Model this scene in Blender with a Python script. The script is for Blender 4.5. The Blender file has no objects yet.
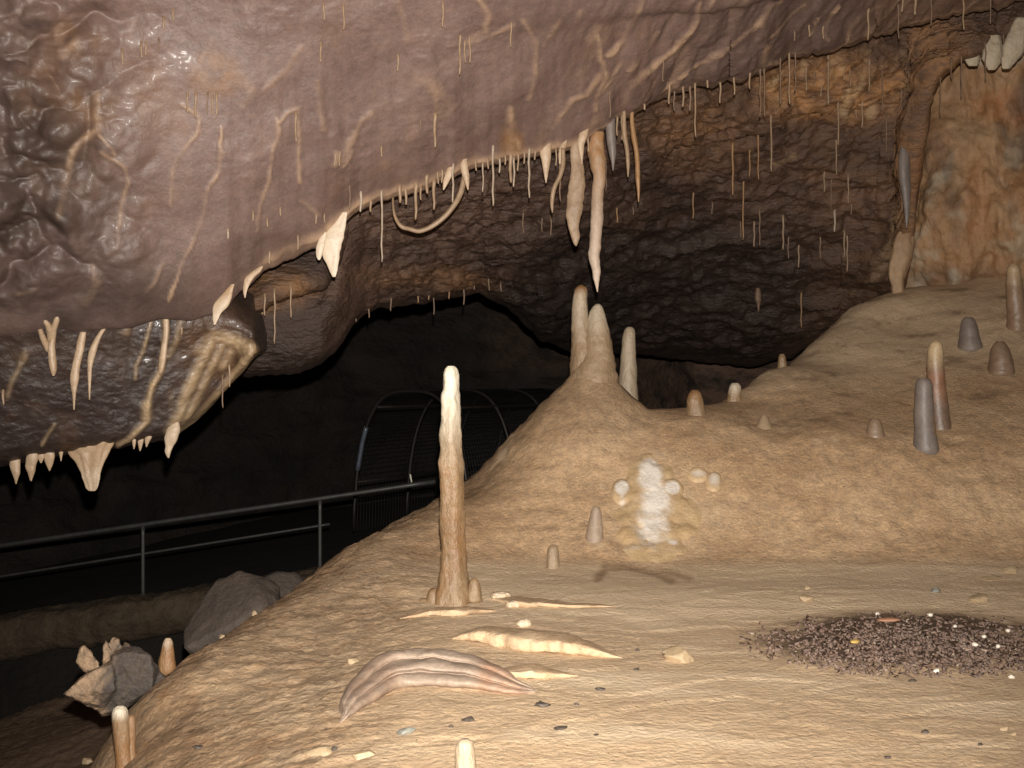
import bpy, math, random
import numpy as np
from mathutils import Vector
random.seed(7)
SC = bpy.context.scene
COL = SC.collection
F = 1100.0                       # focal length in pixels of the 1024 x 768 frame
CZ = 1.5                         # camera height

# ---------------------------------------------------------------- helpers
def P3(px, py, d):
    px, py, d = np.broadcast_arrays(np.asarray(px, float), np.asarray(py, float), np.asarray(d, float))
    return np.stack([(px - 512) * d / F, d, CZ - (py - 384) * d / F], -1)

def proj(P):
    d = np.maximum(P[..., 1], 0.3)
    return 512 + P[..., 0] * F / d, 384 - (P[..., 2] - CZ) * F / d

_rng = np.random.RandomState(11)
_perm = _rng.permutation(256); _perm = np.concatenate([_perm, _perm, _perm])
_g = _rng.normal(size=(256, 3)); _g /= np.linalg.norm(_g, axis=1)[:, None]

def perlin(P):
    P = np.asarray(P, float)
    i = np.floor(P).astype(np.int64); f = P - i; i &= 255
    u = f * f * f * (f * (f * 6 - 15) + 10)
    r = 0.0
    for dx in (0, 1):
        wx = u[..., 0] if dx else 1 - u[..., 0]
        a = _perm[(i[..., 0] + dx) & 255]
        for dy in (0, 1):
            wy = u[..., 1] if dy else 1 - u[..., 1]
            b = _perm[a + ((i[..., 1] + dy) & 255)]
            for dz in (0, 1):
                wz = u[..., 2] if dz else 1 - u[..., 2]
                g = _g[_perm[b + ((i[..., 2] + dz) & 255)] & 255]
                dot = g[..., 0] * (f[..., 0] - dx) + g[..., 1] * (f[..., 1] - dy) + g[..., 2] * (f[..., 2] - dz)
                r = r + wx * wy * wz * dot
    return r * 1.5

def fbm(P, scale, octv=4, gain=0.5, seed=0.0, ridge=False):
    P = np.asarray(P, float) * scale + seed * 17.31
    a, s, n = 1.0, 0.0, 0.0
    for k in range(octv):
        v = perlin(P)
        if ridge: v = 1 - 2 * np.abs(v)
        s = s + a * v; n += a; a *= gain; P = P * 2.03 + 5.7
    return s / n

def sstep(a, b, x):
    t = np.clip((x - a) / (b - a), 0, 1); return t * t * (3 - 2 * t)

def new_mesh(name, V, Fc, mats, parent=None, attrs=None, smooth=True, midx=None):
    me = bpy.data.meshes.new(name)
    V = np.asarray(V, np.float32); Fc = np.asarray(Fc, np.int32)
    n, k = Fc.shape
    me.vertices.add(len(V)); me.vertices.foreach_set('co', V.ravel())
    me.loops.add(n * k); me.loops.foreach_set('vertex_index', Fc.ravel())
    me.polygons.add(n)
    me.polygons.foreach_set('loop_start', np.arange(0, n * k, k, dtype=np.int32))
    me.polygons.foreach_set('loop_total', np.full(n, k, np.int32))
    if midx is not None: me.polygons.foreach_set('material_index', np.asarray(midx, np.int32))
    me.update(calc_edges=True); me.validate()
    if smooth: me.polygons.foreach_set('use_smooth', np.ones(len(me.polygons), bool))
    for a, arr in (attrs or {}).items():
        at = me.attributes.new(a, 'FLOAT', 'POINT'); at.data.foreach_set('value', np.asarray(arr, np.float32).ravel())
    o = bpy.data.objects.new(name, me); COL.objects.link(o)
    for m in (mats if isinstance(mats, (list, tuple)) else [mats]): me.materials.append(m)
    if parent is not None: o.parent = parent
    return o

def grid_faces(R, C, flip=False, wrap=False):
    r = np.arange(R - 1)[:, None]; c = np.arange(C if wrap else C - 1)[None, :]
    c2 = (c + 1) % C
    a = r * C + c; b = r * C + c2; e = (r + 1) * C + c2; g = (r + 1) * C + c
    q = np.stack([a, b, e, g], -1).reshape(-1, 4)
    return q[:, ::-1] if flip else q

def tag(o, label=None, cat=None, group=None, kind=None):
    if label: o['label'] = label
    if cat: o['category'] = cat
    if group: o['group'] = group
    if kind: o['kind'] = kind
    return o

def empty(name, loc, label, cat, group=None):
    o = bpy.data.objects.new(name, None); COL.objects.link(o); o.location = loc; o.empty_display_size = .1
    return tag(o, label, cat, group)

# ---------------------------------------------------------------- materials
def mat(name, c1, c2, rough=.6, nscale=3., stretch=(1, 1, 1), rust=None, calc=None, dark=None, bump=.4, bscale=25., bdist=.02, spec=.5, speck=None, fine=.5, coat=0., sss=0.):
    m = bpy.data.materials.new(name); m.use_nodes = True
    nt = m.node_tree; N, L = nt.nodes, nt.links
    for n in list(N): N.remove(n)
    out = N.new('ShaderNodeOutputMaterial'); b = N.new('ShaderNodeBsdfPrincipled')
    L.new(b.outputs[0], out.inputs[0])
    tc = N.new('ShaderNodeTexCoord'); mp = N.new('ShaderNodeMapping'); mp.inputs['Scale'].default_value = stretch
    L.new(tc.outputs['Object'], mp.inputs['Vector'])
    def noise(s, det=6, ro=.6, dist=0.):
        n = N.new('ShaderNodeTexNoise'); n.inputs['Scale'].default_value = s; n.inputs['Detail'].default_value = det
        n.inputs['Roughness'].default_value = ro; n.inputs['Distortion'].default_value = dist
        L.new(mp.outputs[0], n.inputs['Vector']); return n.outputs['Fac']
    def ramp(x, a, c):
        r = N.new('ShaderNodeMapRange'); r.inputs['From Min'].default_value = a; r.inputs['From Max'].default_value = c
        r.interpolation_type = 'SMOOTHSTEP'; L.new(x, r.inputs['Value']); return r.outputs[0]
    def mix(f, a, c, mode='MIX'):
        x = N.new('ShaderNodeMix'); x.data_type = 'RGBA'; x.blend_type = mode
        if hasattr(f, 'links'): L.new(f, x.inputs['Factor'])
        else: x.inputs['Factor'].default_value = f
        for v, i in ((a, 6), (c, 7)):
            if hasattr(v, 'links'): L.new(v, x.inputs[i])
            else: x.inputs[i].default_value = (*v, 1)
        return x.outputs[2]
    def math_(op, a, c):
        x = N.new('ShaderNodeMath'); x.operation = op
        for v, i in ((a, 0), (c, 1)):
            if hasattr(v, 'links'): L.new(v, x.inputs[i])
            else: x.inputs[i].default_value = v
        return x.outputs[0]
    def attr(a):
        x = N.new('ShaderNodeAttribute'); x.attribute_name = a; return x.outputs['Fac']
    col = mix(ramp(noise(nscale, 8, .65, .3), .35, .68), c1, c2)
    col = mix(fine, col, mix(ramp(noise(nscale * 9, 5, .7), .3, .7), (.40, .40, .41), (.62, .60, .57)), 'OVERLAY')
    col = mix(fine, col, mix(ramp(noise(nscale * 30, 4, .75, .5), .33, .67), (.40, .40, .40), (.61, .60, .58)), 'OVERLAY')
    if rust:
        col = mix(math_('MULTIPLY', attr('rust'), ramp(noise(nscale * 3, 6, .65), .25, .6)), col, rust)
    if dark:
        col = mix(attr('dark'), col, dark)
    if calc:
        nz = ramp(noise(nscale * 6, 5, .6), .2, .55)
        f = math_('MULTIPLY', attr('calc'), math_('ADD', math_('MULTIPLY', nz, .45), .55))
        col = mix(f, col, calc)
    if speck:
        col = mix(ramp(noise(speck[1], 3, .5), speck[2], speck[2] + .06), col, speck[0])
    L.new(col, b.inputs['Base Color'])
    rr = N.new('ShaderNodeMapRange'); rr.inputs['To Min'].default_value = rough - .12; rr.inputs['To Max'].default_value = min(1, rough + .15)
    L.new(noise(nscale * 2, 4), rr.inputs['Value']); L.new(rr.outputs[0], b.inputs['Roughness'])
    b.inputs['Specular IOR Level'].default_value = spec
    b.inputs['Coat Weight'].default_value = coat; b.inputs['Coat Roughness'].default_value = .15
    if sss:
        b.inputs['Subsurface Weight'].default_value = sss; b.inputs['Subsurface Radius'].default_value = (.03, .02, .01)
    if bump:
        bp = N.new('ShaderNodeBump'); bp.inputs['Strength'].default_value = bump; bp.inputs['Distance'].default_value = bdist
        L.new(noise(bscale, 8, .62), bp.inputs['Height']); L.new(bp.outputs[0], b.inputs['Normal'])
    return m

CALC = (.62, .43, .26)
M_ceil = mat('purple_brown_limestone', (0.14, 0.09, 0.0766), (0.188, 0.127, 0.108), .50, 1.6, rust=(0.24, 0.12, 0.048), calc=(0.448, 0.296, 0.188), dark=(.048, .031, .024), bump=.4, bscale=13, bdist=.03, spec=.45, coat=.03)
M_left = mat('grey_brown_limestone', (0.0275, 0.0172, 0.0143), (0.0406, 0.0256, 0.0212), .42, 2.2, rust=(0.156, 0.075, 0.03), calc=(0.45, 0.315, 0.18), dark=(.07, .05, .04), bump=.6, bscale=16, bdist=.03, spec=.55, coat=.10)
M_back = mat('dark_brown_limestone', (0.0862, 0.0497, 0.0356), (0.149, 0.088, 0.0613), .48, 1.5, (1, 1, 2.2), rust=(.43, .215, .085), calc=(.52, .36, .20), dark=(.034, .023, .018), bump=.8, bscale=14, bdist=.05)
M_right = mat('brown_flowstone_wall', (0.312, 0.173, 0.0832), (0.416, 0.26, 0.139), .6, 2., (1, 1, .6), rust=(0.42, 0.17, 0.06), calc=(0.558, 0.54, 0.423), dark=(.11, .07, .045), bump=.7, bscale=14, bdist=.04)
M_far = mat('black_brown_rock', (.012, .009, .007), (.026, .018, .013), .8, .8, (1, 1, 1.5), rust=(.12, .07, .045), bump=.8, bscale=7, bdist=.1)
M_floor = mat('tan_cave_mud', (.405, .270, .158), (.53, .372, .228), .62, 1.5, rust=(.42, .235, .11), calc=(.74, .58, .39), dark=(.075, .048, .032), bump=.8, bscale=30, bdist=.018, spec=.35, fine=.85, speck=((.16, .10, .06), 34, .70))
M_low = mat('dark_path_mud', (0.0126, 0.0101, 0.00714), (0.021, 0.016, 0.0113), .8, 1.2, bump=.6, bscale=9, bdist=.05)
M_kerb = mat('brown_rubble_masonry', (0.066, 0.0429, 0.0248), (0.11, 0.077, 0.0468), .8, 3, bump=.9, bscale=9, bdist=.06)
M_straw = mat('pale_calcite', (0.319, 0.238, 0.168), (0.394, 0.319, 0.244), .38, 8, bump=.3, bscale=60, bdist=.004, sss=0)
M_strawt = mat('tan_calcite', (0.244, 0.16, 0.0928), (0.319, 0.22, 0.139), .42, 8, bump=.3, bscale=60, bdist=.004)
M_strawd = mat('brown_calcite', (0.165, 0.102, 0.0633), (0.209, 0.135, 0.088), .5, 8, bump=.3, bscale=60, bdist=.004)
M_strawo = mat('rust_calcite', (0.264, 0.141, 0.06), (0.312, 0.186, 0.09), .42, 8, bump=.3, bscale=60, bdist=.004)
M_drape = mat('cream_drapery_calcite', (0.36, 0.248, 0.155), (0.475, 0.353, 0.238), .42, 6, rust=(0.322, 0.168, 0.0665), calc=(0.663, 0.552, 0.416), bump=.5, bscale=40, bdist=.01)
M_tite = mat('tan_stalactite_calcite', (.26, .178, .112), (.37, .265, .175), .5, 7, (1, 1, .6), rust=(.33, .165, .065), calc=(.60, .48, .38), bump=.7, bscale=30, bdist=.012)
M_grey = mat('grey_calcite', (0.144, 0.119, 0.104), (0.194, 0.158, 0.137), .5, 6, rust=(0.28, 0.161, 0.07), calc=(0.336, 0.256, 0.192), bump=.4, bscale=40, bdist=.006)
M_mite = mat('honey_stalagmite_calcite', (0.2, 0.123, 0.0628), (0.279, 0.195, 0.112), .38, 5, (1, 1, .5), rust=(0.238, 0.111, 0.0387), calc=(0.678, 0.605, 0.468), dark=(.2, .13, .08), bump=.8, bscale=28, bdist=.02)
M_mited = mat('reddish_stalagmite_calcite', (.13, .085, .06), (.20, .135, .095), .4, 6, rust=(0.32, 0.136, 0.064), calc=(0.442, 0.323, 0.187), bump=.5, bscale=40, bdist=.008)
M_white = mat('wet_white_flowstone', (.47, .325, .175), (.58, .42, .245), .42, 5, calc=(0.792, 0.72, 0.63), bump=.7, bscale=45, bdist=.012, spec=.6, coat=.2)
M_rock = mat('grey_boulder_stone', (0.0598, 0.0434, 0.0314), (0.0868, 0.0658, 0.0494), .7, 4, rust=(.34, .225, .135), dark=(.055, .045, .04), bump=.9, bscale=14, bdist=.03)
M_ledge = mat('pinkish_grey_rimstone', (.245, .185, .14), (.35, .27, .205), .55, 4, (1, 1, 1), rust=(0.325, 0.168, 0.0952), calc=(0.49, 0.359, 0.214), bump=.6, bscale=26, bdist=.012)
M_rim = mat('cream_rimstone', (0.325, 0.234, 0.127), (0.416, 0.312, 0.182), .5, 6, rust=(0.34, 0.196, 0.085), bump=.5, bscale=30, bdist=.01)
M_chip = mat('dark_wood_chips', (.105, .064, .046), (.19, .122, .088), .7, 14, bump=.5, bscale=60, bdist=.004)
M_soil = mat('dark_brown_humus', (.15, .10, .08), (.26, .185, .145), .75, 14, bump=.9, bscale=40, bdist=.02)
M_pebw = mat('white_pebble_stone', (.70, .62, .52), (.80, .74, .66), .4, 9, bump=.3, bscale=50, bdist=.004)
M_pebp = mat('pale_tan_stone', (0.324, 0.237, 0.138), (0.382, 0.289, 0.179), .6, 9, bump=.5, bscale=40, bdist=.006)
M_pebd = mat('charcoal_pebble_stone', (.045, .035, .028), (.09, .07, .055), .6, 9, bump=.4, bscale=50, bdist=.004)
M_pebt = mat('slate_grey_stone', (.16, .16, .135), (.23, .23, .20), .6, 9, bump=.4, bscale=50, bdist=.004)
M_chipr = mat('reddish_wood', (.36, .17, .10), (.45, .24, .15), .6, 12, bump=.3)
M_chipy = mat('yellow_leaf', (.46, .30, .08), (.55, .38, .12), .6, 12, bump=.3)
def metal(name, c, r=.45):
    m = mat(name, c, tuple(x * 1.3 for x in c), r, 6, bump=.15, bscale=50, bdist=.003)
    for n in m.node_tree.nodes:
        if n.type == 'BSDF_PRINCIPLED': n.inputs['Metallic'].default_value = .35
    return m
M_rail = metal('galvanised_steel', (0.064, 0.064, 0.06))
M_hoop = metal('weathered_steel', (0.027, 0.0225, 0.0189))
M_pole = metal('bluish_galvanised_steel', (0.12, 0.141, 0.174), .35)
M_wire = metal('dark_wire', (.02, .02, .019))

# ---------------------------------------------------------------- cave layers (columns of control points lofted into surfaces)
def T(table):
    t = np.array(sorted(table), float)
    return lambda x: np.array([np.interp(x, t[:, 0], t[:, k]) for k in range(1, t.shape[1])])

def spline_rows(ctrl, seg):
    K = len(ctrl); out = []
    for i in range(K - 1):
        p0 = ctrl[max(i - 1, 0)]; p1 = ctrl[i]; p2 = ctrl[i + 1]; p3 = ctrl[min(i + 2, K - 1)]
        n = seg[i]
        for t in np.arange(n) / n:
            out.append(.5 * ((2 * p1) + (-p0 + p2) * t + (2 * p0 - 5 * p1 + 4 * p2 - p3) * t * t + (-p0 + 3 * p1 - 3 * p2 + p3) * t ** 3))
    out.append(ctrl[-1]); return np.array(out)

def normals(G):
    du = np.gradient(G, axis=1); dv = np.gradient(G, axis=0)
    n = np.cross(dv, du); n /= np.linalg.norm(n, axis=-1, keepdims=True) + 1e-9
    s = np.sign((n * (np.array([0, 0, CZ]) - G)).sum(-1).mean())
    return n * s

class Layer:
    def __init__(self, cols, ctrl, seg, lip):
        self.cols = cols; self.G = spline_rows(ctrl, seg); self.lip = sum(seg[:lip]); self.seg = seg
    def hit(self, px, py):
        j = int(np.argmin(np.abs(self.cols - px)))
        c = self.G[:self.lip + 1, j]; d = c[:, 1]
        qx, qy = proj(c)
        k = np.argsort(qy); qys = qy[k]
        p = np.array([np.interp(py, qys, c[k][:, a]) for a in range(3)])
        dd = p[1]; p[0] = (px - 512) * dd / F
        return p

def poly_mask(px, py, polys):
    """calcite runs: polyline (points, width) -> mask and crest height"""
    m = np.zeros(px.shape)
    for pts, w, s in polys:
        pts = np.array(pts, float)
        x0, y0 = pts.min(0) - w * 2; x1, y1 = pts.max(0) + w * 2
        sel = (px > x0) & (px < x1) & (py > y0) & (py < y1)
        if not sel.any(): continue
        X, Y = px[sel], py[sel]; best = np.full(X.shape, 1e9)
        for (ax, ay), (bx, by) in zip(pts[:-1], pts[1:]):
            l2 = (bx - ax) ** 2 + (by - ay) ** 2
            t = np.clip(((X - ax) * (bx - ax) + (Y - ay) * (by - ay)) / l2, 0, 1)
            best = np.minimum(best, np.hypot(X - ax - t * (bx - ax), Y - ay - t * (by - ay)))
        m[sel] = np.maximum(m[sel], s * np.clip(1.25 - best / w, 0, 1))
    return m

def blob(px, py, cx, cy, rx, ry, soft=.6):
    r = np.hypot((px - cx) / rx, (py - cy) / ry); return 1 - sstep(1 - soft, 1 + soft * .4, r)

# ---- near ceiling
A_lip = T([(-320, 347, 8.0), (0, 330, 8.4), (60, 326, 8.55), (130, 320, 8.7), (160, 311, 8.8), (190, 313, 8.9), (215, 306, 9.0), (228, 300, 9.02), (240, 284, 9.05), (270, 262, 9.1),
           (300, 248, 9.2), (318, 241, 9.22), (335, 224, 9.25), (345, 214, 9.3), (365, 203, 9.35), (385, 195, 9.4), (420, 186, 9.5), (450, 172, 9.55), (480, 162, 9.65), (540, 151, 9.9), (570, 146, 10.),
           (585, 138, 10.05), (600, 128, 10.1), (615, 118, 10.15), (630, 110, 10.2), (645, 104, 10.3), (660, 94, 10.4), (680, 88, 10.5), (700, 83, 10.6), (740, 78, 10.8), (752, 72, 10.85), (770, 66, 10.95), (785, 56, 11.),
           (830, 48, 11.2), (900, 26, 11.5), (960, 12, 11.6), (1024, -2, 11.6), (1150, -30, 11.5), (1420, -80, 11.2)])
A_top = T([(-320, -20, 7.2), (0, -20, 7.55), (250, -20, 7.8), (512, -20, 8.25), (760, -30, 9.4), (900, -60, 10.4), (1100, -130, 10.7), (1420, -200, 10.4)])
A_up = T([(-320, -320, 6.1), (0, -320, 6.4), (512, -320, 6.9), (900, -320, 8.6), (1420, -380, 8.6)])
colsA = np.arange(-320, 1420, 2.2)
lp, ld = A_lip(colsA); tp, td = A_top(colsA); up_, ud = A_up(colsA)
jit = perlin(np.stack([colsA / 16, colsA * 0, colsA * 0], -1)) * 3.5 + perlin(np.stack([colsA / 5, colsA * 0 + 9, colsA * 0], -1)) * 1.6
lp = lp + jit * sstep(180, 260, colsA) * (1 + .5 * sstep(580, 620, colsA))
def between(t, bulge): return tp + (lp - tp) * t, td + (ld - td) * (t + bulge)
r3 = between(.35, -.06); r4 = between(.72, -.08)
ctrl = np.array([P3(colsA, -900, 3.0), P3(colsA, up_, ud), P3(colsA, tp, td), P3(colsA, *r3), P3(colsA, *r4), P3(colsA, lp, ld), P3(colsA, lp - 5, ld + .22), P3(colsA, lp - 60, ld + .55)])
LA = Layer(colsA, ctrl, [10, 40, 90, 90, 80, 14, 12], 5)
G = LA.G; nrm = normals(G); qx, qy = proj(G)
lumpy = np.clip(1 - (qx - 30) / 150, 0, 1) * sstep(330, 250, qy)
right = sstep(540, 680, qx)
disp = .07 * fbm(G, .9, 4, .5, 1) + .42 * lumpy * np.abs(fbm(G + .25 * fbm(G, 1.1, 2, .5, 36)[..., None], 1.7, 2, .45, 2)) + .16 * lumpy * np.abs(fbm(G, 3.6, 3, .5, 5)) + .016 * fbm(G, 4, 3, .5, 3, True) * sstep(0, .25, fbm(G, 1.2, 2, .5, 33))
diag = np.stack([G[..., 0] + .42 * G[..., 1] + .10 * fbm(G, 1.3, 2, .5, 77), G[..., 1] * .22, G[..., 2] * .22], -1)
disp += (.006 + .045 * right) * fbm(diag, 3.0, 4, .55, 4, True)
fade = sstep(LA.lip + 4, LA.lip - 30, np.arange(G.shape[0]))[:, None]
disp *= .25 + .75 * fade
RUNS_A = [  # calcite runs down the near ceiling
 ([(180, 105), (200, 118), (196, 135), (185, 148), (178, 158), (173, 180), (170, 205)], 2.6, .55),
 ([(222, 128), (221, 150), (220, 170), (210, 188), (205, 215), (192, 240), (182, 262), (172, 290), (170, 300)], 2.4, .7),
 ([(224, 152), (221, 165)], 3, .5), ([(98, 95), (96, 115), (97, 128), (82, 138), (74, 150), (68, 175), (62, 210)], 4.5, .62), ([(98, 132), (112, 147), (114, 153)], 2.5, .6), ([(100, 150), (122, 165), (128, 182), (120, 215), (118, 245)], 3, .4),
 ([(60, 28), (66, 55), (78, 40)], 8, .35), ([(300, 48), (283, 72), (262, 90)], 4, .45), ([(276, 118), (278, 128), (272, 155), (268, 180), (260, 205), (256, 230)], 2.4, .55), ([(278, 122), (288, 112), (297, 108), (299, 150), (300, 182)], 2.6, .6),
 ([(316, 82), (318, 110), (324, 128)], 4, .3), ([(396, 0), (404, 22), (406, 40)], 4.5, .35), ([(480, 0), (488, 12), (484, 30), (470, 42)], 4, .5), ([(512, 25), (495, 32), (478, 40)], 3, .4),
 ([(420, 75), (432, 85), (446, 102), (436, 118)], 9, .30), ([(436, 90), (435, 120)], 4, .5), ([(455, 104), (446, 114), (438, 118)], 3, .55), ([(372, 110), (360, 120), (348, 142), (340, 160)], 4, .4), ([(335, 150), (334, 165)], 2.5, .6), ([(350, 148), (341, 165)], 2.5, .6),
 ([(506, 160), (514, 128), (510, 110)], 5, .75), ([(520, 155), (513, 130)], 3.5, .7), ([(522, 20), (536, 40), (536, 75), (528, 100)], 3.5, .42),
 ([(598, 35), (602, 60), (606, 75), (596, 95), (594, 110)], 3.5, .55), ([(640, 0), (622, 38), (608, 55)], 4, .55), ([(600, 75), (585, 95), (572, 100), (560, 118), (555, 130)], 4, .5), ([(622, 58), (608, 82), (597, 96)], 3, .5),
 ([(700, 0), (690, 25), (672, 45), (650, 62), (632, 82), (622, 98)], 4, .62), ([(655, 30), (642, 48), (630, 68)], 3.5, .45), ([(768, 10), (752, 28), (730, 42), (705, 58), (685, 68), (668, 82), (650, 98), (632, 112)], 3.6, .8),
 ([(802, 4), (785, 22), (770, 36)], 3, .5), ([(840, 5), (826, 25), (823, 38)], 2.2, .6), ([(880, 2), (862, 12), (848, 25), (842, 40), (828, 50)], 3, .65), ([(780, 0), (768, 8), (758, 24)], 4, .45), ([(818, 18), (809, 34)], 2.2, .7), ([(766, 45), (760, 62), (775, 62)], 5, .75),
 ([(162, 262), (152, 282), (145, 290)], 2.6, .45), ([(175, 285), (170, 298)], 2.6, .6), ([(92, 265), (95, 290), (84, 304)], 3, .45), ([(98, 280), (82, 303), (76, 298)], 4, .4), ([(20, 290), (36, 286)], 3, .3), ([(210, 40), (200, 60)], 4, .3), ([(240, 75), (252, 90), (245, 105)], 6, .28),
 ([(560, 20), (545, 45)], 4, .3), ([(580, 10), (570, 40)], 4, .28), ([(300, 200), (318, 215)], 3, .3)]
wob = 7 * fbm(G, 2.2, 4, .65, 55); calc = poly_mask(qx + wob, qy, [(p, w * (.85 if p[0][0] < 540 else .75), s * (.95 if p[0][0] < 540 else 1.25)) for p, w, s in RUNS_A])
row = np.arange(G.shape[0])[:, None]
lipm = np.exp(-((row - LA.lip + 5) / 9.0) ** 2) * sstep(225, 300, qx) * (.45 + .55 * sstep(640, 540, qx)) * np.clip(.8 + fbm(G, 4, 3, .5, 6), 0, 1)
calc = np.maximum(calc, .55 * sstep(.50, .78, fbm(diag, 4.2, 3, .5, 66, True)) * sstep(520, 600, qx) * sstep(-.2, .3, fbm(G, 1.4, 3, .5, 67)))
calc = np.maximum(calc, .22 * sstep(.1, .5, fbm(diag, 1.6, 4, .55, 9)) * sstep(250, 420, qx))
calc *= .25 + .85 * sstep(-.3, .3, fbm(G, 3.2, 4, .65, 8))
calc = np.maximum(calc, lipm)
disp += .022 * np.clip(calc, 0, 1)
G = G + nrm * disp[..., None]; LA.G = G
rust = np.maximum(.75 * blob(qx, qy, 70, 110, 55, 110) * np.clip(.5 + 1.2 * fbm(G, 3, 3, .5, 12), 0, 1), .22 * sstep(.1, .45, fbm(G, 1.1, 4, .6, 5)))
rust = np.maximum(rust, .6 * blob(qx, qy, 215, 75, 30, 25)); rust = np.maximum(rust, .8 * blob(qx, qy, 512, 145, 14, 22))
rust = np.maximum(rust, .35 * sstep(820, 900, qx))
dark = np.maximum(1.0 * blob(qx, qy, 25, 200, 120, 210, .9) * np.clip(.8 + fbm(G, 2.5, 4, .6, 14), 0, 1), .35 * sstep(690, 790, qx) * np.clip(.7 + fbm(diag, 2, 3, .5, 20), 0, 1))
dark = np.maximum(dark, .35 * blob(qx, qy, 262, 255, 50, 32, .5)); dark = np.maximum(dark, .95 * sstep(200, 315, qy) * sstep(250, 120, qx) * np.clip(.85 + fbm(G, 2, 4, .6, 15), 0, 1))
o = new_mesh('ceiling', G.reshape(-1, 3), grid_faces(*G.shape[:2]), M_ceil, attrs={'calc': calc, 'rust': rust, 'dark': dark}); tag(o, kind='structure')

# ---- lower left wall below the crack
B_lip = T([(-320, 475, 8.3), (0, 462, 8.6), (60, 451, 8.7), (110, 444, 8.8), (165, 436, 8.95), (190, 418, 9.0), (215, 396, 9.05), (238, 371, 9.1), (252, 354, 9.15), (258, 352, 9.8), (266, 350, 10.4)])
B_top = T([(-320, 320, 8.02), (0, 303, 8.36), (60, 300, 8.48), (105, 310, 8.70), (130, 322, 8.84), (190, 315, 9.0), (215, 312, 9.1), (235, 318, 9.15), (252, 330, 9.2), (258, 332, 9.9), (266, 333, 10.4)])
colsB = np.concatenate([np.arange(-320, 240, 2.0), np.arange(240, 266, .8)])
lp, ld = B_lip(colsB); tp, td = B_top(colsB); ld = ld + .4 * sstep(262, 225, colsB)
lp = lp + 2.0 * perlin(np.stack([colsB / 9, colsB * 0 + 3, colsB * 0], -1))
bt = lambda t, b: P3(colsB, tp + (lp - tp) * t, td + (ld - td) * t + b)
ctrl = np.array([P3(colsB, tp - 35, td + .5), P3(colsB, tp - 3, td + .05), bt(.35, -.02), bt(.75, -.05), P3(colsB, lp, ld), P3(colsB, lp - 4, ld + .4), P3(colsB, lp - 70, ld + 1.2)])
LB = Layer(colsB, ctrl, [8, 50, 60, 40, 12, 10], 4)
G = LB.G; nrm = normals(G); qx, qy = proj(G)
fade = sstep(LB.lip + 2, LB.lip - 20, np.arange(G.shape[0]))[:, None]
disp = (.035 * fbm(G, 1.3, 4, .5, 21) + .022 * fbm(G, 3.2, 4, .55, 22, True) + .008 * fbm(G, 9, 3, .6, 23, True)) * (.3 + .7 * fade)
RUNS_B = [([(165, 309), (166, 330), (163, 352), (161, 370), (152, 385), (148, 400), (147, 420), (138, 428), (128, 438), (118, 444)], 3.4, .95), ([(146, 404), (146, 418)], 5.5, .9),
 ([(157, 308), (150, 325), (143, 350), (136, 365), (135, 378)], 2.2, .6), ([(182, 315), (176, 340), (168, 355)], 4, .4),
 ([(215, 334), (206, 350), (196, 372), (186, 392), (178, 415), (170, 430)], 6.5, .8), ([(222, 345), (208, 372), (195, 400), (182, 424)], 5, .6), ([(250, 354), (240, 368), (225, 384), (210, 402), (192, 420), (178, 432)], 4.5, .9), ([(216, 336), (235, 340), (250, 350)], 8, .85), ([(232, 350), (222, 365)], 6, .6),
 ([(210, 340), (200, 350)], 8, .5), ([(55, 423), (47, 435), (42, 444)], 2, .6), ([(8, 395), (12, 380), (26, 355)], 3, .4), ([(25, 350), (18, 370)], 3, .3), ([(118, 325), (128, 318), (126, 332)], 4, .45), ([(170, 390), (172, 420)], 4, .15)]
calc = poly_mask(qx, qy, RUNS_B) * np.clip(.85 + .6 * fbm(G, 7, 3, .6, 28), 0, 1.1)
calc = np.maximum(calc, .7 * sstep(.42, .55, fbm(G, 5.5, 3, .5, 31)) * blob(qx, qy, 60, 350, 110, 45))
disp += .03 * np.clip(calc, 0, 1)
G = G + nrm * disp[..., None]; LB.G = G
rust = np.maximum(.5 * blob(qx, qy, 215, 355, 45, 60), .35 * sstep(0, .4, fbm(G, 2, 4, .6, 25)))
dark = .5 * np.clip(.3 + 1.2 * fbm(G, 1.6, 4, .6, 27), 0, 1)
o = new_mesh('wall_left', G.reshape(-1, 3), grid_faces(*G.shape[:2]), M_left, attrs={'calc': calc, 'rust': rust, 'dark': dark}); tag(o, kind='structure')

# ---- second ceiling behind the lip
C_edge = T([(190, 374, 10.8), (250, 373, 10.8), (300, 369, 10.8), (320, 360, 10.85), (335, 346, 11), (350, 322, 11.4), (360, 311, 11.7), (375, 304, 12), (440, 293, 12.8), (480, 284, 13.3), (510, 300, 14), (540, 331, 15), (570, 344, 16), (640, 346, 17), (700, 352, 17.3), (745, 357, 17.3),
            (790, 347, 16.8), (850, 315, 15.8), (880, 300, 15.1), (900, 296, 14.6), (909, 250, 13.9), (918, 150, 12.9), (926, 100, 12.5), (935, 76, 12.3), (955, 60, 12.2), (1000, 41, 12.2), (1024, 24, 12.2), (1200, -60, 12.2), (1420, -150, 12.2)])
C_ledge = T([(190, 324, .8), (222, 322, .75), (250, 312, .72), (265, 300, .72), (292, 290, .75), (320, 284, .9), (345, 262, 1.2), (1420, 262, 1.2)])
colsC = np.arange(190, 1420, 2.2)
lp, ld = C_edge(colsC); al, ad = A_lip(colsC)
lp = lp + 2.5 * perlin(np.stack([colsC / 11, colsC * 0 + 5, colsC * 0], -1))
lg, lgd = C_ledge(colsC)
w = sstep(350, 320, colsC)                         # where the inner ledge exists
s0, sd = al - 12, ad + 1.1
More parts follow.
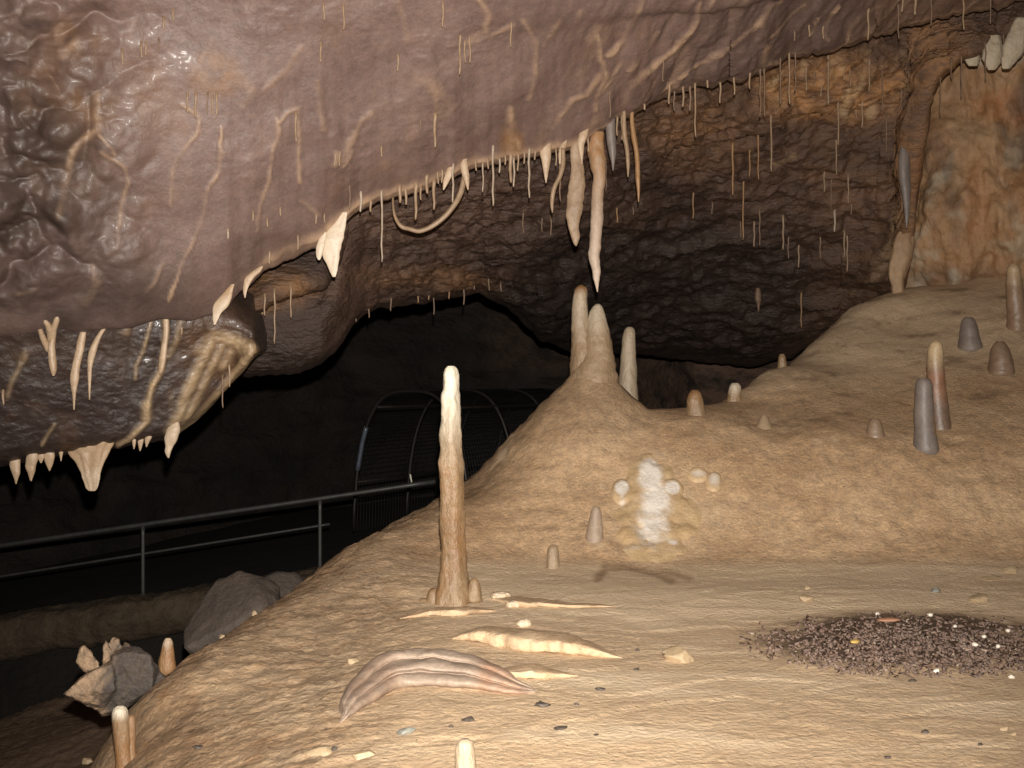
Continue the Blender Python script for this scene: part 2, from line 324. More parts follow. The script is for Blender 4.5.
py1 = w * (lg - 2) + (1 - w) * (s0 + (lp - s0) * .22); d1 = w * (ad + lgd) + (1 - w) * (sd + (ld - sd) * .12)
py2 = w * (lg + 4) + (1 - w) * (s0 + (lp - s0) * .27); d2 = w * (ad + lgd + .45) + (1 - w) * (sd + (ld - sd) * .17)
py3 = w * (lg + (lp - lg) * .5) + (1 - w) * (s0 + (lp - s0) * .6); d3 = w * (10.4) + (1 - w) * (sd + (ld - sd) * .5)
ctrl = np.array([P3(colsC, s0 - 70, ad + .7), P3(colsC, s0, sd), P3(colsC, py1, d1), P3(colsC, py2, d2), P3(colsC, py3, d3), P3(colsC, lp, ld), P3(colsC, lp - 4, ld + .7), P3(colsC, lp - 50, ld + 2.2)])
LC = Layer(colsC, ctrl, [8, 50, 12, 70, 70, 12, 10], 5)
G = LC.G; nrm = normals(G); qx, qy = proj(G)
fade = sstep(LC.lip + 2, LC.lip - 20, np.arange(G.shape[0]))[:, None]
st = G * np.array([.6, .6, 1.5])
rgh = .35 + .65 * sstep(330, 420, qx)
disp = (.20 * fbm(st, .9, 5, .55, 41) + .16 * fbm(st, 1.7, 5, .58, 42, True) + .05 * fbm(G, 5, 3, .6, 43, True)) * (.3 + .7 * fade) * rgh
orange = np.maximum(blob(qx, qy, 835, 85, 115, 42, .6), np.maximum(.7 * blob(qx, qy, 930, 60, 50, 60), .55 * blob(qx, qy, 690, 125, 70, 45, .8)))
orange = np.maximum(orange, .75 * blob(qx, qy, 270, 290, 60, 26, .5) * (qy < 330))
orange = np.maximum(orange, .5 * blob(qx, qy, 440, 276, 90, 16, .8)); orange = np.maximum(orange, .26 * sstep(690, 860, qx)); orange = np.maximum(orange, .75 * sstep(878, 915, qx) * sstep(60, 130, qy))
orange *= np.clip(.75 + .9 * fbm(G, 2.6, 4, .6, 45), 0, 1)
calc = np.maximum(.7 * blob(qx, qy, 845, 78, 115, 34, .7) * sstep(.05, .35, fbm(G * np.array([1, 1, .4]), 5, 4, .6, 47)), poly_mask(qx, qy, [([(905, 215), (895, 245), (885, 270)], 7, .3), ([(262, 312), (252, 318)], 2, .6), ([(790, 148), (772, 160)], 2.5, .4), ([(840, 95), (838, 108)], 5, .6), ([(868, 100), (866, 110)], 6, .7)]))
disp += .03 * orange * fbm(G, 6, 3, .6, 48, True)
G = G + nrm * disp[..., None]; LC.G = G
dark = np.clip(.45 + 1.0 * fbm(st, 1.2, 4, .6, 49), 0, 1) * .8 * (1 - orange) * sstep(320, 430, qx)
dark = np.maximum(dark, .8 * sstep(345, 320, qx) * (1 - orange)); dark = np.maximum(dark, .97 * sstep(225, 285, qy) * sstep(450, 520, qx) * sstep(700, 620, qx)); dark = np.maximum(dark, .85 * sstep(150, 260, qy) * sstep(420, 560, qx) * (1 - .55 * sstep(760, 860, qx)))  # deep lower part painted darker to sink its edge into the unlit hollow
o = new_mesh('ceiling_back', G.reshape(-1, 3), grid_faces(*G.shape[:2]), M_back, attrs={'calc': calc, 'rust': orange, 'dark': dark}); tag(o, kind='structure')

# ---- right wall
colsD = np.arange(868, 1420, 2.5)
D_d = T([(868, 0, 15.8), (895, 0, 14.9), (915, 0, 14.3), (940, 0, 14.0), (1024, 0, 13.5), (1150, 0, 13.0), (1420, 0, 12.)])
dd = D_d(colsD)[1]
ctrl = np.array([P3(colsD, py, dd + e) for py, e in ((-260, -1.0), (-60, -.2), (60, .25), (150, .15), (215, -.05), (262, .1), (300, .35), (350, .6))])
LD = Layer(colsD, ctrl, [6, 20, 45, 40, 40, 30, 20], 7)
G = LD.G; nrm = normals(G); qx, qy = proj(G)
vst = G * np.array([1.5, 1, .5])
disp = .30 * fbm(G, .8, 4, .5, 61) + .22 * fbm(vst, 1.5, 4, .55, 62, True) + .015 * fbm(G, 6, 3, .6, 63, True)
G = G + nrm * disp[..., None]; LD.G = G
calc = .9 * np.clip(blob(qx, qy, 985, 52, 26, 17, .4) * 1.3 + blob(qx, qy, 1012, 50, 14, 22, .4), 0, 1) * sstep(-.15, .15, fbm(G * np.array([1, 1, .15]), 5, 2, .5, 66))
calc = np.maximum(calc, .40 * sstep(.0, .35, fbm(G, 1.7, 4, .6, 67)) * sstep(110, 200, qy))
rust = np.clip(.45 * sstep(-.1, .4, fbm(vst, 1.1, 4, .6, 65)) + .7 * blob(qx, qy, 1010, 110, 40, 22), 0, 1)
dark = np.maximum(.55 * blob(qx, qy, 955, 206, 12, 8, .4), .75 * sstep(.0, .4, fbm(vst, 1.5, 4, .65, 68)))
dark = np.maximum(dark, .5 * blob(qx, qy, 960, 280, 60, 20))
o = new_mesh('wall_right', G.reshape(-1, 3), grid_faces(*G.shape[:2]), M_right, attrs={'calc': calc, 'rust': rust, 'dark': dark}); tag(o, kind='structure')

# ---- far back wall
colsE = np.arange(-500, 1150, 6.)
E_d = T([(-500, 0, 19), (0, 0, 21), (300, 0, 25), (420, 0, 24), (480, 0, 23.5), (530, 0, 23), (620, 0, 22.3), (700, 0, 19.5), (820, 0, 19.5), (1150, 0, 19)])
dd = E_d(colsE)[1]
ctrl = np.array([P3(colsE, py, dd + e) for py, e in ((-150, -7.5), (100, -3.), (300, -.6), (384, .3), (450, .3), (520, 0), (600, -.5), (720, -1.))])
LE = Layer(colsE, ctrl, [10, 18, 18, 18, 18, 18, 12], 7)
G = LE.G; nrm = normals(G); qx, qy = proj(G)
G = G + nrm * (.35 * fbm(G, .45, 5, .55, 71) + .22 * fbm(G * np.array([.6, .6, 1.6]), .9, 4, .55, 72, True))[..., None]
o = new_mesh('wall_back', G.reshape(-1, 3), grid_faces(*G.shape[:2]), M_far, attrs={'rust': np.maximum(np.maximum(sstep(610, 650, qx), .42 * sstep(440, 520, qx) * sstep(400, 350, qy)), .15 * np.clip(fbm(G, .6, 4, .6, 73) * 2, 0, 1))}); tag(o, kind='structure')  # rust also paints the wall lighter where the second ceiling shades it

# ---------------------------------------------------------------- floor: a height field through surveyed points
ctl = []
def fp(px, py, d): ctl.append(P3(px, py, d))
def wp(x, y, z): ctl.append(np.array([x, y, z], float))
for x in (-1.2, 0, 1.5, 3, 5): wp(x, 1.0, 0.02); wp(x, 2.6, 0.0)
wp(-3, 1.0, -.3); wp(-3.2, 3, -.6); wp(8, 2, .1); wp(9.5, 6, .3); wp(-1.9, 3.0, -.2)
for px in (420, 560, 700, 850, 1000, 1200):
    fp(px, 768, 4.3); fp(px, 680, 5.58); fp(px, 620, 6.95); fp(px, 590, 7.7)
for px, s in ((650, 0), (720, 0), (820, -.05), (900, -.1), (1000, -.15), (1150, -.2)):
    fp(px, 564, 8.6 + s); fp(px, 553, 8.8 + s); fp(px, 505, 9.3 + s); fp(px, 455, 9.8 + s)
fp(650, 424, 10.25); fp(650, 410, 10.6); fp(680, 411, 10.6); fp(720, 420, 10.3); fp(715, 406, 10.8)
fp(760, 376, 12.0); fp(740, 391, 11.4); fp(760, 400, 11.1); fp(760, 425, 10.4)
fp(820, 430, 10.1); fp(820, 400, 10.9); fp(820, 365, 12.); fp(815, 343, 12.9)
fp(850, 311, 13.6); fp(900, 420, 10.4); fp(900, 375, 11.5); fp(900, 325, 12.9); fp(895, 293, 14.2)
fp(1000, 425, 10.1); fp(1000, 370, 11.3); fp(1000, 320, 12.4); fp(1000, 278, 13.8); fp(950, 285, 14.0)
fp(1150, 420, 10.2); fp(1150, 340, 11.8); fp(1150, 275, 13.4); fp(1300, 420, 10); fp(1300, 275, 13.)
wp(1.45, 11.4, 1.0); wp(1.7, 12.6, .3); wp(2.2, 11.7, 1.15); wp(2.3, 13, .3); wp(3.0, 13.2, 1.2); wp(3.2, 14.5, .2); wp(4.2, 14.6, 1.7); wp(4.6, 16, .6); wp(6, 16, 2.8); wp(9, 16, 3.2)
wp(.8, 12.2, .2); wp(.8, 13.5, -.8); wp(1, 16, -2.5); wp(3, 17, -2); wp(.3, 11.4, .6)
fp(600, 558, 8.7); fp(560, 568, 8.5); fp(500, 577, 8.2); fp(520, 548, 8.9); fp(440, 562, 8.5)
# left flank, its brow and the drop behind it
fp(430, 512, 9.5); fp(400, 527, 9.3); fp(355, 547, 8.9); fp(300, 590, 8.15); fp(250, 620, 7.5); fp(182, 665, 6.6); fp(137, 712, 5.9); fp(130, 768, 5.2)
fp(452, 602, 7.55); fp(400, 602, 7.5); fp(350, 620, 7.1); fp(300, 650, 6.55); fp(340, 700, 5.35); fp(240, 690, 5.85); fp(200, 725, 5.45); fp(350, 768, 4.37); fp(260, 768, 4.55); fp(180, 768, 4.9)
for px, py, d, ox, oy in ((430, 512, 9.5, -.55, .7), (400, 527, 9.3, -.55, .6), (355, 547, 8.9, -.6, .5), (300, 590, 8.15, -.6, .45), (250, 620, 7.5, -.6, .4), (182, 665, 6.6, -.6, .4), (137, 712, 5.9, -.55, .3), (130, 768, 5.2, -.5, .1)):
    p = P3(px, py, d); wp(p[0] + ox * .5, p[1] + oy * .5, p[2] - .30); wp(p[0] + ox, p[1] + oy, p[2] - .75)
wp(-2.6, 11.5, -2.2); wp(-3.6, 10.2, -2.3); wp(-1.2, 12.2, -1.2); wp(-4.0, 11.8, -2.9); wp(-6, 12, -3.4); wp(-3, 14, -3.2); wp(-8, 14, -3.6)
fp(95, 768, 7.7); fp(30, 768, 8.0); fp(0, 750, 8.6); fp(40, 716, 9.4); fp(75, 702, 9.8); fp(120, 720, 8.6)
wp(-4.6, 10.8, -2.4); wp(-6.2, 10.2, -2.7); wp(-7.5, 8, -2.2); wp(-4.6, 5.5, -1.25); wp(-7, 5, -1.6); wp(-5, 3, -1.1)
ctl = np.array(ctl)
def tps(r2): return np.where(r2 > 1e-12, r2 * np.log(r2 + 1e-12), 0.)
n = len(ctl); X2 = ctl[:, :2]
K = tps(((X2[:, None] - X2[None]) ** 2).sum(-1)) + np.eye(n) * .012
Pm = np.concatenate([np.ones((n, 1)), X2], 1)
sol = np.linalg.solve(np.block([[K, Pm], [Pm.T, np.zeros((3, 3))]]), np.concatenate([ctl[:, 2], np.zeros(3)]))
xs = np.arange(-8.2, 9.6, .03); ys = 1.0 * (16.5) ** (np.arange(640) / 639)
XX, YY = np.meshgrid(xs, ys)
pts = np.stack([XX.ravel(), YY.ravel()], 1)
Z = np.empty(len(pts))
for a in range(0, len(pts), 40000):
    q = pts[a:a + 40000]
    Z[a:a + 40000] = tps(((q[:, None] - X2[None]) ** 2).sum(-1)) @ sol[:n] + sol[n] + q @ sol[n + 1:]
Z = Z.reshape(XX.shape)
Pk = P3(590, 368, 10.7)
r = np.hypot(XX - Pk[0], (YY - Pk[1]) * 1.0) * (1 + .05 * perlin(np.stack([XX * 1.2, YY * 1.2, XX * 0], -1)))
cone = np.interp(r, [0, .14, .2, .3, .44, .65, .9, 1.17, 1.5, 2.0, 2.6, 4.0, 12], [1.66, 1.645, 1.56, 1.45, 1.32, 1.10, .86, .58, .34, .06, -.8, -4, -9.0])
for _ in range(2):
    cone[1:-1] = (cone[:-2] + cone[1:-1] * 2 + cone[2:]) / 4; cone[:, 1:-1] = (cone[:, :-2] + cone[:, 1:-1] * 2 + cone[:, 2:]) / 4
k = .10; h = np.clip(.5 + .5 * (cone - Z) / k, 0, 1); Z = Z * (1 - h) + cone * h + k * h * (1 - h)
cap = np.where(YY > 9.9, -1.36 - 1.3 * (YY - 9.9), 9.) + 4 * sstep(-2.9, -1.3, XX) + 1e3 * (XX > -1.3)
k = .15; h = np.clip(.5 + .5 * (Z - cap) / k, 0, 1); Z = Z * (1 - h) + cap * h - k * h * (1 - h)
Z = np.maximum(Z, -3.7)
G = np.stack([XX, YY, Z], -1); qx, qy = proj(G)
steep = np.clip(np.hypot(np.gradient(Z, axis=0) / np.gradient(YY, axis=0), np.gradient(Z, axis=1) / .03), 0, 1.5)
slope_l = sstep(430, 300, qx + (768 - qy) * -.35) * (YY < 10) 
amp = .0035 + .02 * np.clip(steep, 0, 1) 
wr = G * np.array([1, 1, 2.2])
Zd = amp * fbm(wr, 2.4, 5, .55, 81) * 1.6 + .008 * fbm(G, 9, 3, .6, 82, True) * (.35 + slope_l + (YY > 9)) + slope_l * (.02 * fbm(G, 7, 4, .7, 83) + .035 * np.abs(fbm(G, 13, 3, .6, 87)))
# scaly micro-terraces on the cone flank and the bank
scal = np.sin(Z * 55 + 6 * fbm(G, 1.6, 3, .5, 84)) * .006 * sstep(.25, .7, steep) * (YY > 8.5) * sstep(700, 560, qx)
wp3 = np.stack([fbm(G, 1.5, 2, .5, 131), fbm(G, 1.5, 2, .5, 132), fbm(G, 1.5, 2, .5, 133)], -1)
Zd += scal + (YY > 8) * sstep(.2, .6, steep) * .03 * fbm(G + .35 * wp3, 3.2, 4, .55, 134, True)
# flat terraces with raised rims on the near floor
tr = fbm(G * np.array([.7, 1.5, 1]), 1.0, 3, .5, 85) * 4; fr = tr - np.floor(tr)
near = sstep(3.4, 4.2, YY) * sstep(9.2, 8.2, YY) * sstep(.35, .15, steep)
Zd += near * (.009 * sstep(.0, .14, fr) * (1 - .8 * fr))
# crevice at the foot of the bank
cre = poly_mask(qx, qy, [([(598, 578), (606, 566), (630, 566), (655, 572), (672, 580)], 5, 1), ([(660, 568), (690, 578)], 4, .8), ([(760, 557), (850, 562), (930, 562), (1024, 566)], 3, .35)]) * (YY > 7.5)
Zd -= .022 * np.clip(cre * (.7 + .8 * fbm(G, 5, 3, .6, 140)), 0, 1)
patch = blob(qx, qy, 905, 646, 165, 34, .35) * sstep(-.75, .1, fbm(G, 3.0, 4, .6, 91) + .55 * blob(qx, qy, 900, 645, 110, 26, .8) - .1) * (YY > 4) * (YY < 9)
patch = np.clip(patch, 0, 1); Zd += .035 * patch * (1 + fbm(G, 9, 3, .6, 92))
G[..., 2] += Zd; FZ = G[..., 2]
def floor_z(x, y):
    fx = np.clip((x - xs[0]) / .03, 0, len(xs) - 1.001); fy = np.clip(np.log(y) / np.log(16.5) * 639, 0, 638.999)
    i, j = int(fy), int(fx); u, v = fx - j, fy - i
    return FZ[i, j] * (1 - u) * (1 - v) + FZ[i, j + 1] * u * (1 - v) + FZ[i + 1, j] * (1 - u) * v + FZ[i + 1, j + 1] * u * v
def floor_hit(px, py, dmin=3.2, dmax=15.5):
    best = (9e9, None)
    for d in np.arange(dmin, dmax, .02):
        p = P3(px, py, d); z = floor_z(p[0], p[1]); g = p[2] - z
        if g <= 0:
            lo_, hi_ = d - .02, d
            for _ in range(8):
                m_ = (lo_ + hi_) / 2; q = P3(px, py, m_)
                if q[2] <= floor_z(q[0], q[1]): hi_ = m_
                else: lo_ = m_
            q = P3(px, py, hi_); return np.array([q[0], q[1], floor_z(q[0], q[1])])
        if d < 14.5 and d > 4.5 and g < best[0]: best = (g, np.array([p[0], p[1], z]))
    return best[1]
calc = near * (.30 + .15 * sstep(4.6, 5.6, YY) + .5 * sstep(-.1, .4, fbm(G * np.array([.8, 1.6, 1]), 1.3, 4, .6, 93)))  # less pale nearest the camera, to temper the flash hot spot
calc = np.maximum(calc, .35 * blob(qx, qy, 665, 520, 65, 60, .9) * np.clip(.7 + fbm(G, 3, 4, .6, 94), 0, 1) * (YY > 8.5))
calc = np.maximum(calc, .55 * sstep(10.6, 12.2, YY)); calc = np.maximum(calc, .5 * sstep(.2, .5, fbm(G * np.array([1.4, 1, .6]), 2.2, 4, .6, 95)) * (YY > 8.8) * (qx < 900) * (qy > 440))
rust = np.clip(.5 * sstep(.0, .5, fbm(G, 1.2, 4, .6, 96)) * (1 - .6 * near), 0, 1) * .8
rust = np.maximum(rust, .7 * blob(qx, qy, 520, 612, 75, 22, .8) * np.clip(.5 + fbm(G, 4, 3, .6, 97) * 1.5, 0, 1)); rust = np.maximum(rust, .9 * slope_l * sstep(.0, .3, fbm(G, 9, 4, .65, 98)))
rust = np.maximum(rust * (1 - .6 * (YY > 10.8)), .12 * sstep(380, 330, qy) * (YY > 11))
dark = np.maximum(patch * .95, .75 * np.clip(cre, 0, 1) * np.clip(.5 + 1.2 * fbm(G, 4, 4, .65, 141), 0, 1))  # debris soil, plus shadow painted along the crevice
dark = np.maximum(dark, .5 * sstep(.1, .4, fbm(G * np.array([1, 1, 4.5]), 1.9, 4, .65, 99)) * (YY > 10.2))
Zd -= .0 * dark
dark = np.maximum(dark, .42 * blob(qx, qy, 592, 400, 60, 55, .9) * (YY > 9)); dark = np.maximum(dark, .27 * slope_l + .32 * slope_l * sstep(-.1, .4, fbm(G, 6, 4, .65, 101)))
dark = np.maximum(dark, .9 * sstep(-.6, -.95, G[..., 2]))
rust = rust * (1 - .45 * (YY > 8.3)); calc = calc * (1 - .9 * np.clip(dark * 1.6, 0, 1) * (YY > 10.2)); calc = calc * (1 - sstep(-.5, -.85, G[..., 2])) * (1 - patch) * (1 - .6 * slope_l) * (1 - .8 * np.clip(cre, 0, 1))
calc = np.maximum(calc, .85 * near * sstep(6., 7.2, YY) * (1 - slope_l) * (1 - patch) * (1 - np.clip(cre, 0, 1)) * sstep(8.9, 8.4, YY))  # mid floor painted paler to make up for the grazing flash
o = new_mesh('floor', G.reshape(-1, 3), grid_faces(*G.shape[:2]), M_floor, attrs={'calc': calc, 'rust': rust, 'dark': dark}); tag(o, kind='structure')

# ---- lower passage floor with the path
def path_z(x): return -1.42 + .15 * (x + 5.03)
gx = np.arange(-18, 10, .12); gy = np.arange(9.5, 30, .12); XX, YY = np.meshgrid(gx, gy)
Zl = np.where(YY > 14.9, np.minimum(path_z(XX), -.75), -3.4); Zl = Zl + .05 * fbm(np.stack([XX, YY, XX * 0], -1), .8, 4, .5, 111)
G = np.stack([XX, YY, Zl], -1)
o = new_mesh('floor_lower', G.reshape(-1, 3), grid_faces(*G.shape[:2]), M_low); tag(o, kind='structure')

# ---------------------------------------------------------------- solid builders
def tube(name, C, rad, mats, parent=None, seg=10, ratio=1., namp=0., nscale=12., flute=0, fl_amp=0., seed=0., attrs_fn=None, yaw=0., closed=(True, True), z_axis=True):
    """a tapering body along centres C (N,3); horizontal rings when z_axis, else rings square to the path"""
    C = np.asarray(C, float); rad = np.asarray(rad, float); N = len(C)
    th = np.arange(seg) / seg * 2 * np.pi
    ring = np.stack([np.cos(th), np.sin(th) * ratio, th * 0], -1)
    cy, sy = math.cos(yaw), math.sin(yaw)
    ring = np.stack([ring[:, 0] * cy - ring[:, 1] * sy, ring[:, 0] * sy + ring[:, 1] * cy, ring[:, 2]], -1)
    V = np.empty((N, seg, 3))
    for i in range(N):
        if z_axis: V[i] = C[i] + ring * rad[i]
        else:
            t = C[min(i + 1, N - 1)] - C[max(i - 1, 0)]; t /= np.linalg.norm(t) + 1e-9
            a = np.cross(t, [0, 0, 1.]); 
            if np.linalg.norm(a) < .05: a = np.cross(t, [0, 1., 0])
            a /= np.linalg.norm(a); b = np.cross(a, t)
            V[i] = C[i] + (np.outer(np.cos(th), a) + np.outer(np.sin(th), b) * ratio) * rad[i]
    if namp or flute:
        dirn = V - C[:, None]; L = np.linalg.norm(dirn, axis=-1, keepdims=True) + 1e-9
        k = namp * fbm(V + seed, nscale, 3, .55, seed) + (fl_amp * np.cos(th * flute + 2 * perlin(np.stack([C[:, 2] * 3 + seed, C[:, 2] * 0, C[:, 2] * 0], -1))[:, None]) if flute else 0)
        V = V + dirn / L * (k * rad[:, None])[..., None]
    VV = np.concatenate([V.reshape(-1, 3), C[:1], C[-1:]])
    Q = grid_faces(N, seg, wrap=True)
    me_f = [tuple(q) for q in Q]
    e0, e1 = N * seg, N * seg + 1
    for j in range(seg):
        if closed[0]: me_f.append((e0, (j + 1) % seg, j))
        if closed[1]: me_f.append((e1, (N - 1) * seg + j, (N - 1) * seg + (j + 1) % seg))
    me = bpy.data.meshes.new(name); me.from_pydata(VV.tolist(), [], me_f); me.update()
    for p in me.polygons: p.use_smooth = True
    if attrs_fn:
        for a, arr in attrs_fn(VV).items():
            at = me.attributes.new(a, 'FLOAT', 'POINT'); at.data.foreach_set('value', np.asarray(arr, np.float32))
    o = bpy.data.objects.new(name, me); COL.objects.link(o); me.materials.append(mats)
    if parent is not None: o.parent = parent
    return o

def resample(rows, n):
    rows = np.array(rows, float); t = np.linspace(0, len(rows) - 1, n)
    return np.stack([np.interp(t, np.arange(len(rows)), rows[:, k]) for k in range(rows.shape[1])], 1)

def smooth_rows(rows, n):
    ctrl = np.array(rows, float); per = max(2, n // (len(rows) - 1))
    return spline_rows(ctrl, [per] * (len(rows) - 1))

def body_px(name, d, rows, mats, ratio=1., n=28, seg=18, namp=.1, nscale=14, parent=None, seed=0., flute=0, fl_amp=0., attrs_fn=None, loc=None):
    """solid whose rows (py, px, width_px) are sized at distance d"""
    R = smooth_rows(rows, n)
    C = P3(R[:, 1], R[:, 0], d); rad = np.maximum(R[:, 2] * d / F / 2, .0015)
    if loc is not None: C = C - np.asarray(loc)
    return tube(name, C, rad, mats, parent, seg, ratio, namp, nscale, flute, fl_amp, seed, attrs_fn)

# ---------------------------------------------------------------- stalactites: straws
ORD = 'first second third fourth fifth sixth seventh eighth ninth tenth eleventh twelfth thirteenth fourteenth fifteenth sixteenth seventeenth eighteenth nineteenth twentieth'.split()
LAY = {'A': LA, 'B': LB, 'C': LC, 'D': LD}
MS = {'w': M_straw, 't': M_strawt, 'd': M_strawd, 'o': M_strawo}
def straws(layer, items, phrase, group, adj=None):
    items = sorted(items)
    for i, it in enumerate(items):
        x, y0, y1, w, c = it[:5]
        L = LAY[it[5]] if len(it) > 5 else LAY[layer]
        p = L.hit(x, y0); d = p[1] - .012
        wid = .85 * w * d / F; Ln = max((y1 - y0) * d / F, .02)
        up = .05
        cw = {'w': 'white', 't': 'tan', 'd': 'brown', 'o': 'rusty'}[c]
        ln = 'short' if y1 - y0 < 16 else ('long' if y1 - y0 > 40 else 'thin')
        lab = f'{ln} {cw} straw stalactite, {ORD[i]} from left {phrase}'
        z = np.array([up, 0, -Ln * .25, -Ln * .5, -Ln * .75, -Ln * .93, -Ln])
        tp_ = np.array([1.5, 1.25, 1.0, .92, .82, .7, .3]) if w >= 3.5 else np.array([1.4, 1.1, .95, .92, .88, .8, .45])
        C = np.stack([.004 * np.sin(z * 30 + x), .004 * np.cos(z * 22 + x), z], -1); C[0, :2] = 0
        o = tube('straw_stalactite', C, tp_ * wid / 2, MS[c], None, 7, 1., .12, 25, seed=x * .37)
        o.location = (p[0], d, CZ - (y0 - 384) * d / F)
        tag(o, lab, 'stalactite', group)

straws('A', [(350, 185, 209, 1.8, 'd'), (361, 194, 212, 3.2, 'w'), (371, 202, 212, 3, 't'), (382, 193, 262, 2.6, 'w'), (400, 189, 203, 4.5, 't'), (406, 191, 205, 3.5, 't'), (416, 186, 220, 4.2, 't'), (421, 188, 200, 2.6, 't'), (427, 177, 194, 4.5, 't'), (434, 183, 210, 4, 't'), (438, 173, 184, 2.6, 't'), (442, 172, 183, 2.6, 't')],
       'on ceiling lip starting beside the white drape', 'straws on the ceiling lip beside the white drape')
straws('A', [(453, 166, 203, 2.8, 'w'), (476, 162, 171, 2.6, 't'), (483, 165, 192, 2.1, 'w'), (488, 161, 169, 2.5, 't'), (493, 148, 206, 3, 'w'), (499.5, 159, 173, 2.6, 'w'), (505, 157, 165, 2.4, 't'), (510.5, 157, 183, 4.6, 't'), (514, 160, 187, 2.6, 'w'), (518, 155, 171, 2.5, 't'), (524, 154, 164, 2.4, 't'), (529, 151, 198, 3, 'w'), (535, 152, 160, 2.4, 't')],
       'on ceiling lip short of the wedge stalactite', 'straws on the ceiling lip before the wedge stalactite')
straws('A', [(556, 152, 166, 2.2, 't'), (560, 160, 201, 2.2, 'd'), (588, 140, 152, 2.6, 't'), (617, 119, 136, 2.5, 't'), (622, 116, 140, 3, 't'), (606, 160, 192, 1.6, 'd', 'C'), (644, 103, 110, 3, 't'), (669, 84, 104, 3, 't'), (674, 92, 111, 2.2, 'd', 'A'), (683, 87, 107, 2.8, 't'), (690, 86, 111, 3, 'd'), (695, 84, 137, 2.6, 't')],
       'on ceiling lip round the big stalactites', 'straws on the ceiling lip round the big stalactites')
straws('A', [(707, 81, 88, 2.6, 't'), (720, 82, 103, 2.6, 't'), (734, 78, 95, 2.6, 't'), (749.5, 72, 89, 2.6, 't'), (760, 69, 117, 2.1, 'd'), (764, 68, 117, 2.0, 'd'), (780, 58, 104, 1.8, 'd'), (789, 55, 104, 2.4, 't'), (795, 54, 91, 1.9, 'd')],
       'on ceiling lip above the rusty patch', 'straws on the far ceiling lip')
straws('A', [(123, 55, 65, 2.2, 't'), (142, 48, 58, 2.2, 't'), (146, 46, 55, 2, 't'), (159, 43, 52, 1.8, 'd'), (164, 23, 29, 2.4, 't'), (174, 13, 20, 2.4, 't'), (188, 97, 113, 2.2, 't'), (196, 97, 118, 2.8, 't'), (208, 96, 114, 1.6, 'd'), (213, 100, 115, 2.2, 't'), (217, 97, 115, 2.2, 't')],
       'high near the dark lumpy ceiling end', 'straws high on the ceiling near its lumpy end')
straws('A', [(253, 215, 221, 2, 't'), (281, 210, 216, 2.2, 't'), (268, 222, 227, 2.2, 't'), (228, 233, 239, 2.4, 'w'), (298, 238, 250, 2, 't'), (316, 216, 224, 2, 't'), (325, 216, 223, 2, 't'), (270, 255, 264, 3, 't')],
       'over the smooth bulge beside the white drape', 'short straws over the smooth bulge')
straws('A', [(321, 47, 62, 2.2, 't'), (324, 7, 20, 2.4, 't'), (344, 8, 30, 2.4, 't'), (296, 117, 142, 2.6, 't'), (335, 155, 166, 2.2, 't'), (340, 152, 166, 2.2, 't'), (382, 148, 157, 2.4, 't'), (398, 58, 71, 2.4, 't'), (421, 120, 130, 1.8, 'd'), (435, 117, 148, 4, 't'), (443, 5, 27, 2.4, 't'), (460, 37, 75, 3, 't'), (465, 43, 63, 2.4, 't'), (470, 40, 63, 2.6, 't'), (511, 25, 47, 2.2, 't'), (663, 58, 82, 1.8, 'd'), (610, 90, 118, 2, 'd')],
       'on smooth purple middle of the ceiling', 'straws on the open middle ceiling')
straws('A', [(794, 33, 41, 2.2, 'd'), (809, 26, 37, 2.4, 't'), (823, 27, 39, 2.2, 't'), (868, 9, 40, 2.6, 't'), (898, 3, 39, 2.2, 'd'), (902, -4, 12, 2.4, 't'), (915, -6, 15, 3.6, 't'), (931, -5, 26, 2, 'd'), (963, -14, 30, 2.6, 't'), (990, -20, 24, 2, 'd')],
       'in the ceiling corner above the rusty patch', 'straws in the ceiling corner')
straws('C', [(806, 67, 91, 2.3, 't'), (814, 70, 86, 1.8, 'd'), (821, 78, 97, 2, 't'), (828, 56, 105, 3, 't'), (838, 97, 145, 2.6, 't'), (836, 140, 175, 2, 't'), (844, 66, 80, 1.8, 't'), (850, 64, 86, 2, 't'), (856, 102, 118, 2, 't'), (862, 102, 128, 2.4, 't'), (869, 62, 92, 2.4, 't'), (882, 67, 115, 1.8, 'd'), (886, 118, 152, 1.8, 'd'), (916, 72, 92, 2.6, 't'), (901, 92, 110, 2, 'd')],
       'hanging on the rusty orange patch', 'straws on the rusty orange patch')
straws('C', [(732.5, 146, 195, 2.8, 'o'), (749.5, 148, 177, 2, 'o'), (758, 135, 180, 2, 'o'), (771, 111, 172, 2.6, 't'), (743, 182, 240, 2.2, 'o'), (740.5, 223, 238, 1.8, 'd'), (754, 223, 247, 2.2, 't'), (759.5, 212, 246, 2, 'd'), (783, 218, 250, 2.6, 't'), (788, 238, 259, 2, 'd'), (798.5, 245, 268, 2.2, 't'), (801, 294, 328, 2, 'o')],
       'on dark second ceiling below the rusty patch', 'straws on the dark second ceiling')
straws('C', [(820, 238, 259, 2.2, 'd'), (824, 172, 192, 2, 't'), (831, 180, 210, 1.5, 'd'), (834.5, 213, 232, 2.8, 'w'), (844, 234, 258, 2.2, 't'), (847, 236, 272, 2.2, 't'), (848, 178, 204, 2, 't'), (851, 205, 215, 1.8, 'd')],
       'on dark ceiling beside the brown wall', 'straws on the dark ceiling beside the brown wall')
straws('C', [(617, 202, 223, 2.2, 'o'), (633, 205, 215, 1.6, 'd'), (693, 194, 219, 2, 'o'), (712, 204, 214, 1.8, 'd'), (523, 214, 234, 1.8, 'd'), (542, 216, 232, 1.8, 'd'), (551, 216, 236, 2, 'd')],
       'on dark ceiling behind the big stalactites', 'straws on the dark ceiling behind the big stalactites')
